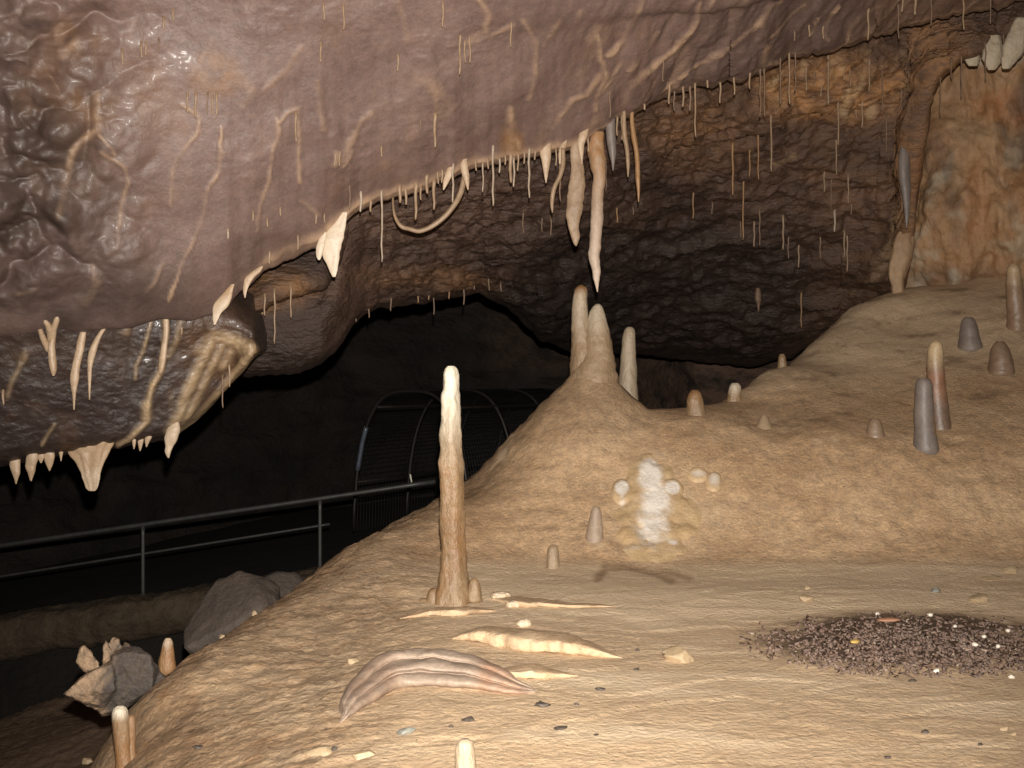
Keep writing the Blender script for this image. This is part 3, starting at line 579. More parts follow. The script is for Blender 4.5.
straws('C', [(265, 299, 316, 2, 't'), (275, 294, 344, 2.2, 't'), (291, 290, 318, 2.2, 't')], 'on the rusty ledge over the smooth bulge', 'straws on the rusty ledge')
straws('C', [(356, 314, 322, 1.8, 'd'), (369, 306, 318, 2, 'd'), (391, 300, 311, 2, 'd'), (418, 295, 303, 2, 'o'), (429, 291, 300, 2, 'o'), (434, 293, 315, 1.8, 'd'), (449, 289, 299, 2, 'o'), (464, 286, 305, 2.2, 'd'), (474, 284, 290, 2, 'd'), (489, 280, 291, 2, 'd'), (501, 285, 292, 2, 'd')],
       'along far ceiling edge over the black hollow', 'straws along the far ceiling edge')
straws('B', [(157.5, 306, 323, 1.6, 't'), (182, 310, 335, 2.6, 't'), (230, 368, 387, 2.4, 't'), (223, 380, 408, 1.8, 'd'), (4, 395, 405, 3, 't')], 'on lower wall beside the drip streaks', 'straws on the lower wall')
straws('C', [(940, 74, 115, 1.6, 'd'), (951, 62, 78, 1.6, 'd'), (961, 57, 97, 2, 'd'), (985, 44, 80, 1.8, 'd'), (1003, 36, 62, 1.6, 'd')], 'before the brown wall near the white flowstone', 'straws before the brown wall')

# ---------------------------------------------------------------- stalactites with their own shape
def tite(name, layer, x, y, rows, m, label, cat='stalactite', off=.03, **kw):
    p = LAY[layer].hit(x, y); d = p[1] - off
    loc = P3(x, y, d)
    o = body_px(name, d, rows, m, loc=loc, **kw); o.location = loc
    return tag(o, label, cat)

tipcalc = lambda z0, z1: (lambda V: {'calc': sstep(z0, z1, V[:, 2]), 'rust': 0 * V[:, 2]})
def ra(z_top, z_bot, rt=0., cb=0.):
    """rust near the top, paler towards the tip"""
    return lambda V: {'rust': rt * sstep(z_bot * .6, z_top, V[:, 2]) , 'calc': cb * sstep(z_top, z_bot, V[:, 2])}

tite('stalactite', 'A', 576, 146, [(140, 577, 9), (152, 576, 11), (165, 577, 13), (180, 577.5, 15), (195, 576, 17), (206, 574.5, 17), (216, 573.5, 14.5), (226, 573.5, 11.5), (236, 575, 9), (243, 575.5, 5), (246, 576, 1)], M_tite, 'broad leaf-shaped cream stalactite, shorter of the two big ones', ratio=.5, n=60, seg=24, namp=.3, nscale=10, off=.02, seed=3)
tite('stalactite', 'A', 597, 142, [(132, 598, 12), (145, 596, 16), (156, 597, 19), (166, 598.5, 16), (180, 599, 12.5), (200, 597.5, 12), (225, 596.5, 12.5), (245, 595, 12), (256, 594, 11.5), (263, 595, 9.5), (271, 596.5, 8.5), (279, 596.5, 6), (286, 597, 3.2), (292, 597.5, 1)], M_tite, 'longest stalactite, orange topped, tip pointing at the double stalagmite', ratio=.8, n=80, seg=24, namp=.28, nscale=12, seed=5, attrs_fn=ra(0, -1.3, .9, .7), off=.0)
tite('stalactite', 'A', 611, 124, [(118, 610, 10), (130, 610.5, 10), (142, 611.5, 9.5), (152, 612.5, 8), (160, 613, 5), (165, 613, 3), (171, 613, 1)], M_grey, 'short grey stalactite beside the top of the longest one', namp=.12, seed=7)
tite('stalactite', 'A', 546, 150, [(141, 545, 13), (150, 545, 12), (160, 546, 9.5), (170, 546, 6), (178, 546, 3), (183, 546, .8)], M_drape, 'tan wedge stalactite with sharp tip on the ceiling lip', ratio=.5, namp=.14, seed=8)
tite('stalactite', 'A', 562, 148, [(140, 565, 5), (150, 562, 6.5), (158, 561, 5), (164, 560, 2)], M_drape, 'small tan hook-shaped stalactite beside the wedge', ratio=.6, namp=.15, seed=9)
tite('stalactite', 'A', 562, 150, [(148, 563, 4), (164, 563, 5), (176, 560, 5), (186, 555, 5), (196, 552.5, 4.6), (206, 552, 3.6), (213, 552.5, 1)], M_strawt, 'curved tan stalactite bending under the wedge stalactite', namp=.16, nscale=22, seed=10, off=.25)
tite('stalactite', 'A', 582, 138, [(128, 585, 8), (136, 583, 9), (144, 581, 7), (154, 581.5, 4), (164, 582, 1)], M_drape, 'small cream fin stalactite over the leaf-shaped one', ratio=.5, namp=.12, seed=11, off=.06)
tite('stalactite', 'A', 626, 114, [(110, 624, 4), (125, 624, 4.5), (138, 625, 5), (150, 627, 4.6), (163, 628, 4), (177, 628, 1.2)], M_strawt, 'thin wavy tan stalactite, second along from the grey one', namp=.18, nscale=22, seed=12)
tite('stalactite', 'A', 634, 109, [(105, 632, 4), (122, 632, 4.5), (138, 634, 5.5), (152, 636.5, 5), (166, 637.5, 5), (182, 638, 4.5), (192, 638.5, 3), (202, 638.5, 1)], M_strawo, 'long wavy orange stalactite, farthest of the big cluster', namp=.2, nscale=22, seed=13)
tite('stalactite', 'A', 465, 164, [(158, 464, 7), (166, 464, 8), (174, 465.5, 7.5), (182, 467, 5), (190, 468, 1)], M_drape, 'stubby tan cone stalactite in the middle of the ceiling lip', ratio=.6, namp=.14, seed=14)
tite('drapery', 'A', 447, 172, [(166, 451, 6), (174, 449, 7.5), (182, 446, 6), (190, 443.5, 1)], M_drape, 'little tan drapery hanging ahead of the stubby cone', 'drapery', ratio=.35, namp=.12, seed=15)
tite('drapery', 'A', 332, 230, [(212, 345, 5), (219, 342, 10), (226, 338, 16), (234, 334, 21), (242, 331.5, 23), (250, 331, 21), (257, 331.5, 17), (264, 332.5, 12), (271, 333.5, 8), (277, 334, 3)], M_drape, 'white drapery sheet hanging alone from the ceiling lip', 'drapery', ratio=.22, n=40, seg=24, namp=.3, nscale=6, attrs_fn=lambda V: {'calc': .8 + 0 * V[:, 0], 'rust': 0 * V[:, 0]}, seed=16, off=.02)
tite('drapery', 'A', 224, 296, [(284, 233, 3), (291, 229, 8), (299, 224.5, 14), (306, 220.5, 15), (313, 217, 9), (319, 215.5, 6), (325, 214.5, 1.5)], M_drape, 'tan drapery at the corner where the crack begins', 'drapery', ratio=.28, n=32, namp=.16, nscale=8, seed=17, attrs_fn=ra(.05, -.2, .5, .6))
tite('drapery', 'A', 250, 276, [(266, 262, 3), (272, 256, 9), (278, 249.5, 9.5), (285, 246.5, 6), (291, 245, 4), (298, 245, 1)], M_drape, 'small tan fang drapery between crack corner and white drape', 'drapery', ratio=.35, namp=.14, seed=18)
C = smooth_rows(np.array([P3(x, y, d_) for x, y, d_ in ((393, 190, 9.45), (393, 204, 9.56), (395, 216, 9.62), (401, 226, 9.66), (410, 229, 9.66), (420, 231, 9.66), (432, 226, 9.66), (444, 217, 9.66), (454, 205, 9.66), (461, 192, 9.67), (466, 170, 9.68))]), 48)
o = tube('drapery', C - C[20], np.linspace(.010, .017, len(C)), M_strawt, None, 8, 1.6, .25, 18, z_axis=False); o.location = C[20]; tag(o, 'thin curved tan rib sagging below the ceiling lip', 'drapery')
tite('stalactite', 'C', 905, 155, [(142, 904, 5), (155, 904, 10), (170, 904.5, 12), (185, 905.5, 11), (200, 906.5, 8), (215, 907, 5), (228, 906.5, 1.2)], M_grey, 'hanging grey curtain stalactite against the brown wall', ratio=.7, n=40, namp=.2, nscale=6, seed=20, off=.35)
tite('stalactite', 'C', 758, 292, [(288, 758, 4), (298, 758, 7), (304, 758.5, 4), (312, 758.5, 1)], M_strawd, 'small orange stub low on the dark second ceiling', namp=.15, seed=21)
dr = [q for q in COL.objects if q.get('label', '').startswith('white drapery sheet')][0]
body_px('side_lobe', dr.location[1] - .03, [(232, 325, 4), (240, 322, 7), (249, 320, 8), (256, 319, 6), (260, 319, 2)], M_drape, .35, 20, 14, .25, 8, dr, 3, attrs_fn=lambda V: {'calc': .8 + 0 * V[:, 0], 'rust': 0 * V[:, 0]}, loc=dr.location)
# lower wall
tite('stalactite', 'B', 52, 345, [(338, 53, 5), (346, 51.5, 6.5), (355, 52, 7.5), (364, 53, 7.5), (371, 53.5, 6), (376, 53.5, 2)], M_drape, 'thick tan stalactite with forked roots on lower wall', namp=.15, seed=22, off=.05)
bpy_root = None
def branch(parent_name, layer, pts, w, m, seedv):
    C = []
    for x, y in pts: p = LAY[layer].hit(x, y); C.append(p)
    C = smooth_rows(np.array(C), 20); return C
forked = [o for o in COL.objects if o.get('label', '').startswith('thick tan stalactite with forked')][0]
for pts in ([(41, 299), (43, 315), (49, 328), (52, 345)], [(57, 301), (57, 318), (53, 332), (52, 345)], [(40, 329), (43, 338), (49, 350)]):
    C = branch('', 'B', pts, 5, M_drape, 1) - np.array(forked.location)
    tube('root', C, np.linspace(.018, .03, len(C)), M_drape, forked, 8, 1., .2, 20, z_axis=False)
tite('stalactite', 'B', 80, 345, [(332, 83, 6), (342, 81, 8), (354, 79, 8), (366, 76, 8), (378, 74.5, 9), (388, 74, 6), (396, 74, 3.5), (410, 74, 1.2)], M_drape, 'tan stalactite with swollen middle beside the forked one', namp=.16, ratio=.7, n=44, seed=23, off=.04)
tite('stalactite', 'B', 93, 345, [(325, 107, 4), (333, 101, 5), (342, 96, 6.5), (354, 92, 7.5), (366, 90, 5), (380, 89.5, 3.6), (400, 89.5, 1.2)], M_drape, 'slim tan stalactite starting as a slanting root', namp=.16, ratio=.7, n=44, seed=24, off=.03)
tite('stalactite', 'B', 166, 316, [(308, 166, 5), (320, 166, 5.5), (335, 166, 5), (348, 164, 6), (360, 162.5, 7), (370, 161, 5), (374, 160, 2)], M_drape, 'long pale stalactite run lying against lower wall', namp=.14, ratio=.6, n=40, seed=25, off=.0)
# fringe along the bottom of the lower wall
for x, rows, lab in ((15, [(458, 15, 11), (466, 15, 11), (473, 16, 8.5), (479, 16, 4), (484, 16, 1)], 'first short fang under lower wall, counted from the outer end'),
                     (31, [(450, 33, 10), (458, 32, 12), (466, 30.5, 11), (473, 31, 7), (481, 31, 1.5)], 'second and widest fang under lower wall before the broad curtain'),
                     (41, [(450, 41, 8), (457, 41, 7), (463, 41, 1.5)], 'tiny third nub between the second fang and fourth fang'),
                     (49, [(449, 48, 12), (457, 49, 11), (464, 49.5, 7), (471, 49.5, 1)], 'fourth fang under lower wall, just before the broad curtain'),
                     (61, [(448, 61, 6), (455, 61, 3), (461, 61, 1)], 'thin spike touching the broad curtain under lower wall'),
                     (134, [(437, 134, 4), (443, 134, 3.5), (449, 134, 1)], 'first of three small teeth past the broad curtain'),
                     (141, [(436, 141, 6.5), (443, 140.5, 5.5), (451, 140, 1)], 'middle of three small teeth past the broad curtain'),
                     (148, [(431, 150, 7), (438, 148, 7), (443, 147, 4), (447, 146.5, 1)], 'last of three small teeth past the broad curtain')):
    rows = [(rows[0][0] - 7, rows[0][1], rows[0][2] * .9)] + rows
    tite('stalactite', 'B', x, rows[1][0], rows, M_drape, lab, off=-.07, ratio=.6, namp=.2, nscale=11, seed=x)
tite('drapery', 'B', 88, 446, [(433, 90, 48), (440, 90, 52), (447, 89.5, 46), (454, 88, 38), (462, 89, 29), (470, 89.5, 21), (478, 90.5, 17), (484, 91.5, 14), (488, 91.5, 12), (491, 92, 6)], M_drape, 'broad curtain hanging under the lower wall', 'drapery', ratio=.25, n=44, seg=40, namp=.22, nscale=7, flute=7, fl_amp=.06, seed=31, off=-.05, attrs_fn=lambda V: {'rust': .25 + 0 * V[:, 0], 'calc': .4 * sstep(-.1, -.3, V[:, 2])})
tite('drapery', 'B', 171, 432, [(422, 175, 8), (430, 173, 14), (438, 171, 13), (446, 169.5, 8.5), (452, 168, 6), (458, 168.5, 1.5)], M_drape, 'pale knobbed drapery at the foot of the flowstone streaks', 'drapery', ratio=.5, n=32, namp=.25, nscale=12, seed=32, attrs_fn=lambda V: {'calc': .35 + 0 * V[:, 0], 'rust': 0 * V[:, 0]})
# white flowstone lobes on the right wall
for x, rows, lab in ((972, [(48, 974, 10), (54, 973, 14), (60, 972, 14), (66, 973, 9)], 'small rounded white flowstone lobe under the ceiling corner'),
                     (992, [(36, 994, 14), (46, 993, 19), (57, 992, 20), (65, 992, 15), (70, 992, 7)], 'middle white flowstone lobe, tallest of the three'),
                     (1012, [(18, 1022, 14), (32, 1019, 20), (44, 1015, 24), (55, 1012, 20), (63, 1008, 14), (69, 1006, 7)], 'slanting white flowstone lobe nearest the ceiling corner')):
    tite('flowstone_lobe', 'D', x, rows[2][0], rows, M_right, lab, 'flowstone', ratio=.45, namp=.3, flute=5, fl_amp=.05, seed=x, off=1.6, attrs_fn=lambda V: {'rust': 0 * V[:, 0], 'dark': 0 * V[:, 0], 'calc': .55 + 0 * V[:, 0]})
# pale spur foot of the brown wall
tite('flowstone_column', 'D', 903, 250, [(222, 908, 9), (236, 905, 18), (252, 901, 22), (266, 898, 21), (278, 897, 17), (288, 898, 13), (298, 899, 13)], M_right, 'ribbed tan flowstone spur where brown wall meets slope', 'flowstone', ratio=.6, n=40, seg=30, flute=5, fl_amp=.06, namp=.3, nscale=5, seed=33, off=.95, attrs_fn=lambda V: {'calc': .1 + 0 * V[:, 0], 'rust': 0 * V[:, 0], 'dark': .15 + 0 * V[:, 0]})

# ---------------------------------------------------------------- stalagmites
def mite(rows, base, m, label, name='stalagmite', ratio=1., d=None, n=40, seg=22, namp=.12, nscale=10, seed=0., attrs_fn=None, sink=.06, parts=False, flute=0, fl_amp=0.):
    if d is None:
        p = floor_hit(*base); d = p[1]
    R = smooth_rows(rows, n); C = P3(R[:, 1], R[:, 0], d); rad = np.maximum(R[:, 2] * d / F / 2, .003)
    loc = C[-1].copy()
    C2 = np.concatenate([C, C[-1:] - [[0, 0, sink]]]); rad2 = np.concatenate([rad, rad[-1:] * 1.1])
    H = C[0, 2] - C[-1, 2]
    o = tube(name if not parts else 'shaft', C2 - loc, rad2, m, None, seg, ratio, namp, nscale, flute, fl_amp, seed, attrs_fn and (lambda V: attrs_fn(V, H)))
    if parts:
        e = empty(name, loc, label, 'stalagmite'); o.parent = e; return e, o, d
    o.location = loc; tag(o, label, 'stalagmite'); return o

pale = lambda lo, hi, r=0.: (lambda V, H: {'calc': sstep(lo * H, hi * H, V[:, 2]), 'rust': r * (1 - sstep(lo * H, hi * H, V[:, 2])) * np.clip(.5 + fbm(V, 6, 3, .6, 3) * 1.6, 0, 1), 'dark': 0 * V[:, 0]})
# the tall one
e, o, dT = mite([(366, 451, 7), (369, 451, 12), (376, 451, 15.5), (388, 451, 16.5), (396, 450, 19), (410, 450.5, 20), (424, 450.5, 20), (438, 450, 22), (450, 451, 21.5), (463, 450.5, 26), (474, 451, 25), (490, 452, 24), (510, 452, 25), (530, 452.5, 25.5), (548, 453, 25), (560, 453.5, 26), (575, 453, 29), (588, 453, 35), (602, 453, 40)], (452, 602), M_mite,
                 'tall slender pole-like stalagmite with white tip on open floor', n=150, seg=30, namp=.16, nscale=11, seed=41, attrs_fn=pale(.52, .98, .55), parts=True, flute=5, fl_amp=.05)
for x, y, w, h_ in ((434, 601, 17, 13), (474, 598, 17, 20), (424, 604, 14, 6)):
    R = smooth_rows([(y - h_, x, 3), (y - h_ * .85, x, w * .55), (y - h_ * .4, x, w * .85), (y + 3, x, w * 1.05)], 12)
    C = P3(R[:, 1], R[:, 0], dT - .02) - np.array(e.location)
    tube('base_knob', C, R[:, 2] * dT / F / 2, M_mite, e, 16, .9, .15, 12, seed=x)
# double-headed one on the cone
dK = Pk[1]
rows = [(285, 581, 4), (288, 581, 11), (294, 580.5, 14), (306, 580, 15.5), (318, 580, 17), (332, 581, 20), (346, 582.5, 23), (358, 584, 27), (376, 586, 34)]
e, o, _ = mite(rows, None, M_mite, 'double-headed cream stalagmite on top of the cone', d=dK, n=70, seg=24, namp=.13, seed=42, attrs_fn=lambda V, H: {'calc': .12 + .3 * sstep(.3 * H, .8 * H, V[:, 2]) - .42 * sstep(.86 * H, .99 * H, V[:, 2]), 'rust': .3 + .6 * sstep(.85 * H, .97 * H, V[:, 2]), 'dark': 0 * V[:, 0]}, parts=True)
o.name = 'tall_head'
R = smooth_rows([(304, 598, 4), (307, 597.5, 10), (314, 597, 16), (324, 597, 21), (336, 597.5, 25.5), (348, 597.5, 30), (358, 597, 35), (368, 595, 42), (378, 594, 50), (398, 594, 52)], 60)
loc = np.array(e.location); C = P3(R[:, 1], R[:, 0], dK - .03) - loc
tube('blunt_head', C, R[:, 2] * dK / F / 2, M_mite, e, 24, .9, .14, 10, seed=43, attrs_fn=lambda V: {'calc': .12 + .4 * sstep(.3, .65, V[:, 2]), 'rust': .25 * (1 - sstep(.4, .7, V[:, 2])), 'dark': 0 * V[:, 0]})
mite([(327, 629.5, 5), (330, 629.5, 10), (338, 629, 13), (352, 628.5, 15), (368, 628.5, 17), (385, 628, 19), (410, 628, 22), (440, 628, 24)], None, M_mite, 'pale pink stalagmite standing behind the cone shoulder', d=11.5, namp=.1, seed=44, n=50, sink=.3, attrs_fn=lambda V, H: {'calc': .3 + 0 * V[:, 0], 'rust': 0 * V[:, 0], 'dark': 0 * V[:, 0]})
mite([(390, 695, 6), (393, 695, 12), (399, 695, 16), (406, 695.5, 18), (414, 696, 20)], (696, 413), M_mite, 'orange-topped stub stalagmite on ridge nearest the cone', namp=.1, seed=45, attrs_fn=lambda V, H: {'calc': 0 * V[:, 0], 'rust': .6 * sstep(.4 * H, .8 * H, V[:, 2]), 'dark': .35 * (1 - sstep(.2 * H, .5 * H, V[:, 2]))})
mite([(383, 735, 6), (386, 735, 11), (392, 734.5, 13), (400, 734, 14.5)], (734, 400), M_mite, 'white-topped stub stalagmite on ridge, second from the cone', namp=.1, seed=46, attrs_fn=lambda V, H: {'calc': .6 * sstep(.15 * H, .8 * H, V[:, 2]), 'rust': .2 + 0 * V[:, 0], 'dark': 0 * V[:, 0]})
mite([(354, 782, 4), (357, 782, 7), (362, 782, 8.5), (367, 782, 9.5)], (782, 367), M_mite, 'tiny tan stub stalagmite highest on ridge skyline', namp=.08, seed=47)
mite([(264, 1013, 6), (268, 1013.5, 12), (278, 1014, 15), (290, 1014.5, 16.5), (304, 1016, 17.5), (316, 1017, 18.5), (328, 1017, 20)], (1016, 327), M_mited, 'brown stalagmite with pale top high by the brown wall', namp=.13, seed=48, n=60, attrs_fn=lambda V, H: {'calc': sstep(.5 * H, 1. * H, V[:, 2]) * .8 + .2, 'rust': .2 + 0 * V[:, 0]})
mite([(317, 968, 6), (320, 968.5, 12), (328, 969, 17), (338, 969.5, 20), (347, 970, 24)], (970, 346), M_grey, 'dark grey dome stalagmite on upper slope', namp=.08, seed=49, attrs_fn=lambda V, H: {'calc': 0 * V[:, 0], 'rust': .1 + 0 * V[:, 0]})
mite([(341, 1000, 6), (345, 1000, 13), (352, 1000.5, 19), (362, 1001, 23), (371, 1001, 26)], (1001, 370), M_mited, 'reddish brown dome stalagmite below the grey dome', namp=.1, seed=50, attrs_fn=lambda V, H: {'calc': .1 + 0 * V[:, 0], 'rust': .1 + 0 * V[:, 0]})
p936 = floor_hit(938, 424)
mite([(341, 936, 6), (344, 936, 12), (352, 935.5, 15), (366, 935.5, 16.5), (384, 936.5, 18), (402, 938, 19), (424, 940, 21), (434, 940, 23)], (938, 426), M_mited, 'reddish stalagmite with cream cap behind the grey post one', namp=.1, seed=51, n=60, attrs_fn=lambda V, H: {'calc': sstep(.6 * H, .9 * H, V[:, 2]), 'rust': .5 * sstep(.25 * H, .5 * H, V[:, 2]) * (1 - sstep(.6 * H, .8 * H, V[:, 2]))})
mite([(378, 923.5, 8), (381, 924, 14), (388, 924, 17), (400, 924, 18), (416, 924, 19.5), (432, 925, 21), (448, 926, 25)], (925, 446), M_grey, 'smooth grey post stalagmite in front of the reddish one', namp=.06, seed=52, n=50, attrs_fn=lambda V, H: {'calc': 0 * V[:, 0], 'rust': .8 * blob(V[:, 0], V[:, 2], .06, .28 * H * 1.2, .03, .12)})
mite([(418, 875, 6), (421, 875, 11), (427, 875, 15), (435, 875, 19)], (875, 434), M_mited, 'low brown nub stalagmite on bank ahead of the grey post', namp=.1, seed=53, attrs_fn=lambda V, H: {'calc': .25 + 0 * V[:, 0], 'rust': 0 * V[:, 0]})
mite([(415, 764, 4), (418, 764, 8), (423, 764, 13), (428, 764, 18)], (764, 427), M_mited, 'lowest faint nub stalagmite below the ridge stubs', namp=.1, seed=54, attrs_fn=lambda V, H: {'calc': .5 + 0 * V[:, 0], 'rust': 0 * V[:, 0]})
mite([(545, 553, 5), (548, 553, 10), (555, 553, 12), (567, 553, 13)], (553, 567), M_mite, 'small pale stub stalagmite at the bank foot', namp=.1, seed=55, attrs_fn=lambda V, H: {'calc': .12 + 0 * V[:, 0], 'rust': 0 * V[:, 0], 'dark': 0 * V[:, 0]})
mite([(507, 596, 5), (511, 596, 10), (520, 595.5, 13), (534, 594.5, 17), (548, 594, 22), (560, 594, 26)], None, M_ledge, 'lilac grey stalagmite beside the white flowstone', namp=.14, seed=56, d=floor_hit(595, 537)[1], attrs_fn=lambda V, H: {'calc': .15 + 0 * V[:, 0], 'rust': 0 * V[:, 0]})
mite([(638, 168, 5), (642, 168, 9), (650, 167.5, 12), (660, 167, 16), (666, 167, 18)], (170, 668), M_mite, 'orange thumb-shaped stalagmite beside the grey boulder', namp=.14, seed=57, attrs_fn=lambda V, H: {'calc': .3 * sstep(.6 * H, .9 * H, V[:, 2]), 'rust': .75 + 0 * V[:, 0], 'dark': 0 * V[:, 0]})
e, o, dL = mite([(706, 120, 6), (709, 120, 13), (715, 120, 16), (724, 121, 17), (738, 122, 16.5), (750, 123, 15.5), (765, 124, 16.5), (785, 124, 19), (810, 125, 24)], None, M_mite, 'glossy twin-topped brown stalagmite below the jagged rock', d=5.45, n=60, namp=.07, seed=58, sink=.5, attrs_fn=lambda V, H: {'calc': .8 * sstep(.85 * H, .98 * H, V[:, 2]), 'rust': .8 * (1 - sstep(.6 * H, .9 * H, V[:, 2])), 'dark': .15 + 0 * V[:, 0]}, parts=True)
R = smooth_rows([(715, 131, 3), (718, 131, 8), (728, 131, 9.5), (745, 130, 11), (765, 130, 14), (800, 128, 20)], 30)
tube('side_column', P3(R[:, 1], R[:, 0], dL + .02) - np.array(e.location), R[:, 2] * dL / F / 2, M_mite, e, 16, 1., .08, 12, seed=59, attrs_fn=lambda V: {'calc': 0 * V[:, 0], 'rust': .6 + 0 * V[:, 0], 'dark': .2 + 0 * V[:, 0]})
mite([(739, 465, 7), (742, 465, 15), (749, 465, 19), (760, 465.5, 20.5), (776, 466, 22)], (466, 775), M_mite, 'pale round-topped stub stalagmite nearest the camera', namp=.1, seed=60, attrs_fn=lambda V, H: {'calc': .3 + 0 * V[:, 0], 'rust': 0 * V[:, 0], 'dark': 0 * V[:, 0]})

# ---------------------------------------------------------------- rocks and pebbles
def lump(name, loc, size, m, seed, namp=.35, freq=1.6, sub=4, rot=0., ridge=False, attrs_fn=None, facet=0.):
    me = bpy.data.meshes.new(name)
    import bmesh
    bm = bmesh.new(); bmesh.ops.create_icosphere(bm, subdivisions=sub, radius=1.0)
    V = np.array([v.co[:] for v in bm.verts])
    k = 1 + namp * fbm(V + seed, freq, 4, .5, seed, ridge)
    V2 = V * k[:, None]
    if facet:                                        # flat broken faces: clip against random planes
        rs = np.random.RandomState(int(seed * 10) % 1000)
        for _ in range(14):
            nn = rs.normal(size=3); nn /= np.linalg.norm(nn); c = 1 - facet * rs.rand()
            dd = np.maximum(V2 @ nn - c * .85, 0); V2 = V2 - np.outer(dd * .9, nn)
    V2 = V2 * np.asarray(size)
    c, s = math.cos(rot), math.sin(rot); V2 = np.stack([V2[:, 0] * c - V2[:, 1] * s, V2[:, 0] * s + V2[:, 1] * c, V2[:, 2]], -1)
    for v, q in zip(bm.verts, V2): v.co = q
    for f in bm.faces: f.smooth = True
    bm.to_mesh(me); bm.free()
    if attrs_fn:
        for a, arr in attrs_fn(V2).items():
            at = me.attributes.new(a, 'FLOAT', 'POINT'); at.data.foreach_set('value', np.asarray(arr, np.float32))
    me.materials.append(m); o = bpy.data.objects.new(name, me); COL.objects.link(o); o.location = loc; return o

bl = P3(234, 632, 8.5)
o = lump('boulder', bl, (.47, .42, .42), M_rock, 3.3, .22, 1.6, 5, .3, attrs_fn=lambda V: {'rust': .2 * np.clip(fbm(V, 4, 3, .5, 4), 0, 1), 'dark': .25 + .3 * np.clip(fbm(V, 3, 4, .6, 2) * 2, 0, 1)}, facet=.35)
tag(o, 'big rounded grey boulder half behind the muddy slope', 'boulder')
bl2 = P3(283, 600, 9.6)
o = lump('boulder', bl2, (.32, .32, .24), M_rock, 6.1, .2, 1.4, 4, .8, attrs_fn=lambda V: {'rust': 0 * V[:, 0], 'dark': .45 + 0 * V[:, 0]}, facet=.3)
tag(o, 'smaller brown boulder tucked behind the big grey one', 'boulder')

# jagged broken rock jutting from the slope: body, prongs
dJ = 6.35; sJ = dJ / F
def jr(x, y, dd=0.): return P3(x, y, dJ + dd)
def union_mesh(name, parts, voxel, m, loc, namp, nscale, attrs_fn):
    import bmesh
    bm = bmesh.new(); rs = np.random.RandomState(4)
    for pts, off, th in parts:
        c = np.mean(np.array(pts), 0); vs = []
        for (x, y) in pts:
            for sg in (-1, 1):
                k = rs.uniform(.72, 1.0) if sg < 0 else rs.uniform(.6, .95)
                q = P3(c[0] + (x - c[0]) * (1 if sg < 0 and rs.rand() < .5 else k), c[1] + (y - c[1]) * k, dJ + off + sg * th * rs.uniform(.5, 1))
                vs.append(bm.verts.new(q - np.array(loc)))
            vs.append(bm.verts.new(P3(x, y, dJ + off) - np.array(loc)))
        r_ = bmesh.ops.convex_hull(bm, input=vs)
        bmesh.ops.delete(bm, geom=list({g for g in r_['geom_interior'] + r_['geom_unused'] if isinstance(g, bmesh.types.BMVert)}), context='VERTS')
    me = bpy.data.meshes.new('tmp'); bm.to_mesh(me); bm.free()
    ob = bpy.data.objects.new('tmp', me); COL.objects.link(ob)
    md = ob.modifiers.new('r', 'REMESH'); md.mode = 'VOXEL'; md.voxel_size = voxel
    dg = bpy.context.evaluated_depsgraph_get(); ev = ob.evaluated_get(dg)
    m2 = bpy.data.meshes.new_from_object(ev); bpy.data.objects.remove(ob); bpy.data.meshes.remove(me)
    nv = len(m2.vertices); co = np.empty(nv * 3, np.float32); m2.vertices.foreach_get('co', co); co = co.reshape(-1, 3).astype(float)
    no = np.empty(nv * 3, np.float32); m2.vertices.foreach_get('normal', no); no = no.reshape(-1, 3)
    st = co @ np.array([[.8, 0, .6], [0, 1, 0], [-.6, 0, .8]]) * np.array([2.2, 1, .45])
    k = namp * fbm(st, nscale, 3, .5, 5) - namp * .8 * np.abs(fbm(st, nscale * 2.2, 3, .55, 6)) + namp * .25 * fbm(co, nscale * 6, 2, .6, 7)
    co = co + no * k[:, None]
    m2.vertices.foreach_set('co', co.astype(np.float32).ravel()); m2.update()
    for p in m2.polygons: p.use_smooth = True
    for a, arr in attrs_fn(co).items():
        at = m2.attributes.new(a, 'FLOAT', 'POINT'); at.data.foreach_set('value', np.asarray(arr, np.float32))
    m2.name = name; m2.materials.clear(); m2.materials.append(m)
    o = bpy.data.objects.new(name, m2); COL.objects.link(o); o.location = loc; return o
CH = [([(63, 694), (74, 684), (90, 671), (112, 660), (120, 690), (101, 713), (84, 703)], -.06, .13), ([(110, 655), (122, 648), (137, 645), (150, 655), (160, 668), (152, 690), (120, 711), (104, 694)], .02, .17), ([(102, 670), (103, 645), (106, 640), (114, 655), (117, 674)], .0, .05), ([(110, 666), (110, 640), (113, 636), (119, 639), (130, 660), (124, 672)], .07, .05),
      ([(84, 673), (76, 662), (79, 647), (85, 644), (91, 652), (100, 662), (102, 674)], .12, .05), ([(92, 706), (112, 698), (132, 704), (112, 715), (100, 716)], .0, .08), ([(150, 660), (178, 690), (160, 705), (138, 700)], .15, .12), ([(122, 655), (124, 641), (129, 643), (138, 652), (140, 664)], .12, .05)]
o = union_mesh('broken_rock', CH, .009, M_rock, jr(115, 690), .016, 9, lambda V: {'rust': np.clip(sstep(.03, -.07, V[:, 0] - V[:, 2] * .2 + .06 * fbm(V, 9, 3, .6, 4)) * 1.0, 0, 1), 'dark': np.clip(.45 + 1.4 * fbm(V @ np.array([[.8, 0, .6], [0, 1, 0], [-.6, 0, .8]]) * np.array([3, 1, .5]), 8, 4, .6, 3), 0, 1) * sstep(-.08, .03, V[:, 0])})
tag(o, 'jagged splintered tan and grey rock jutting over the dark drop', 'rock')

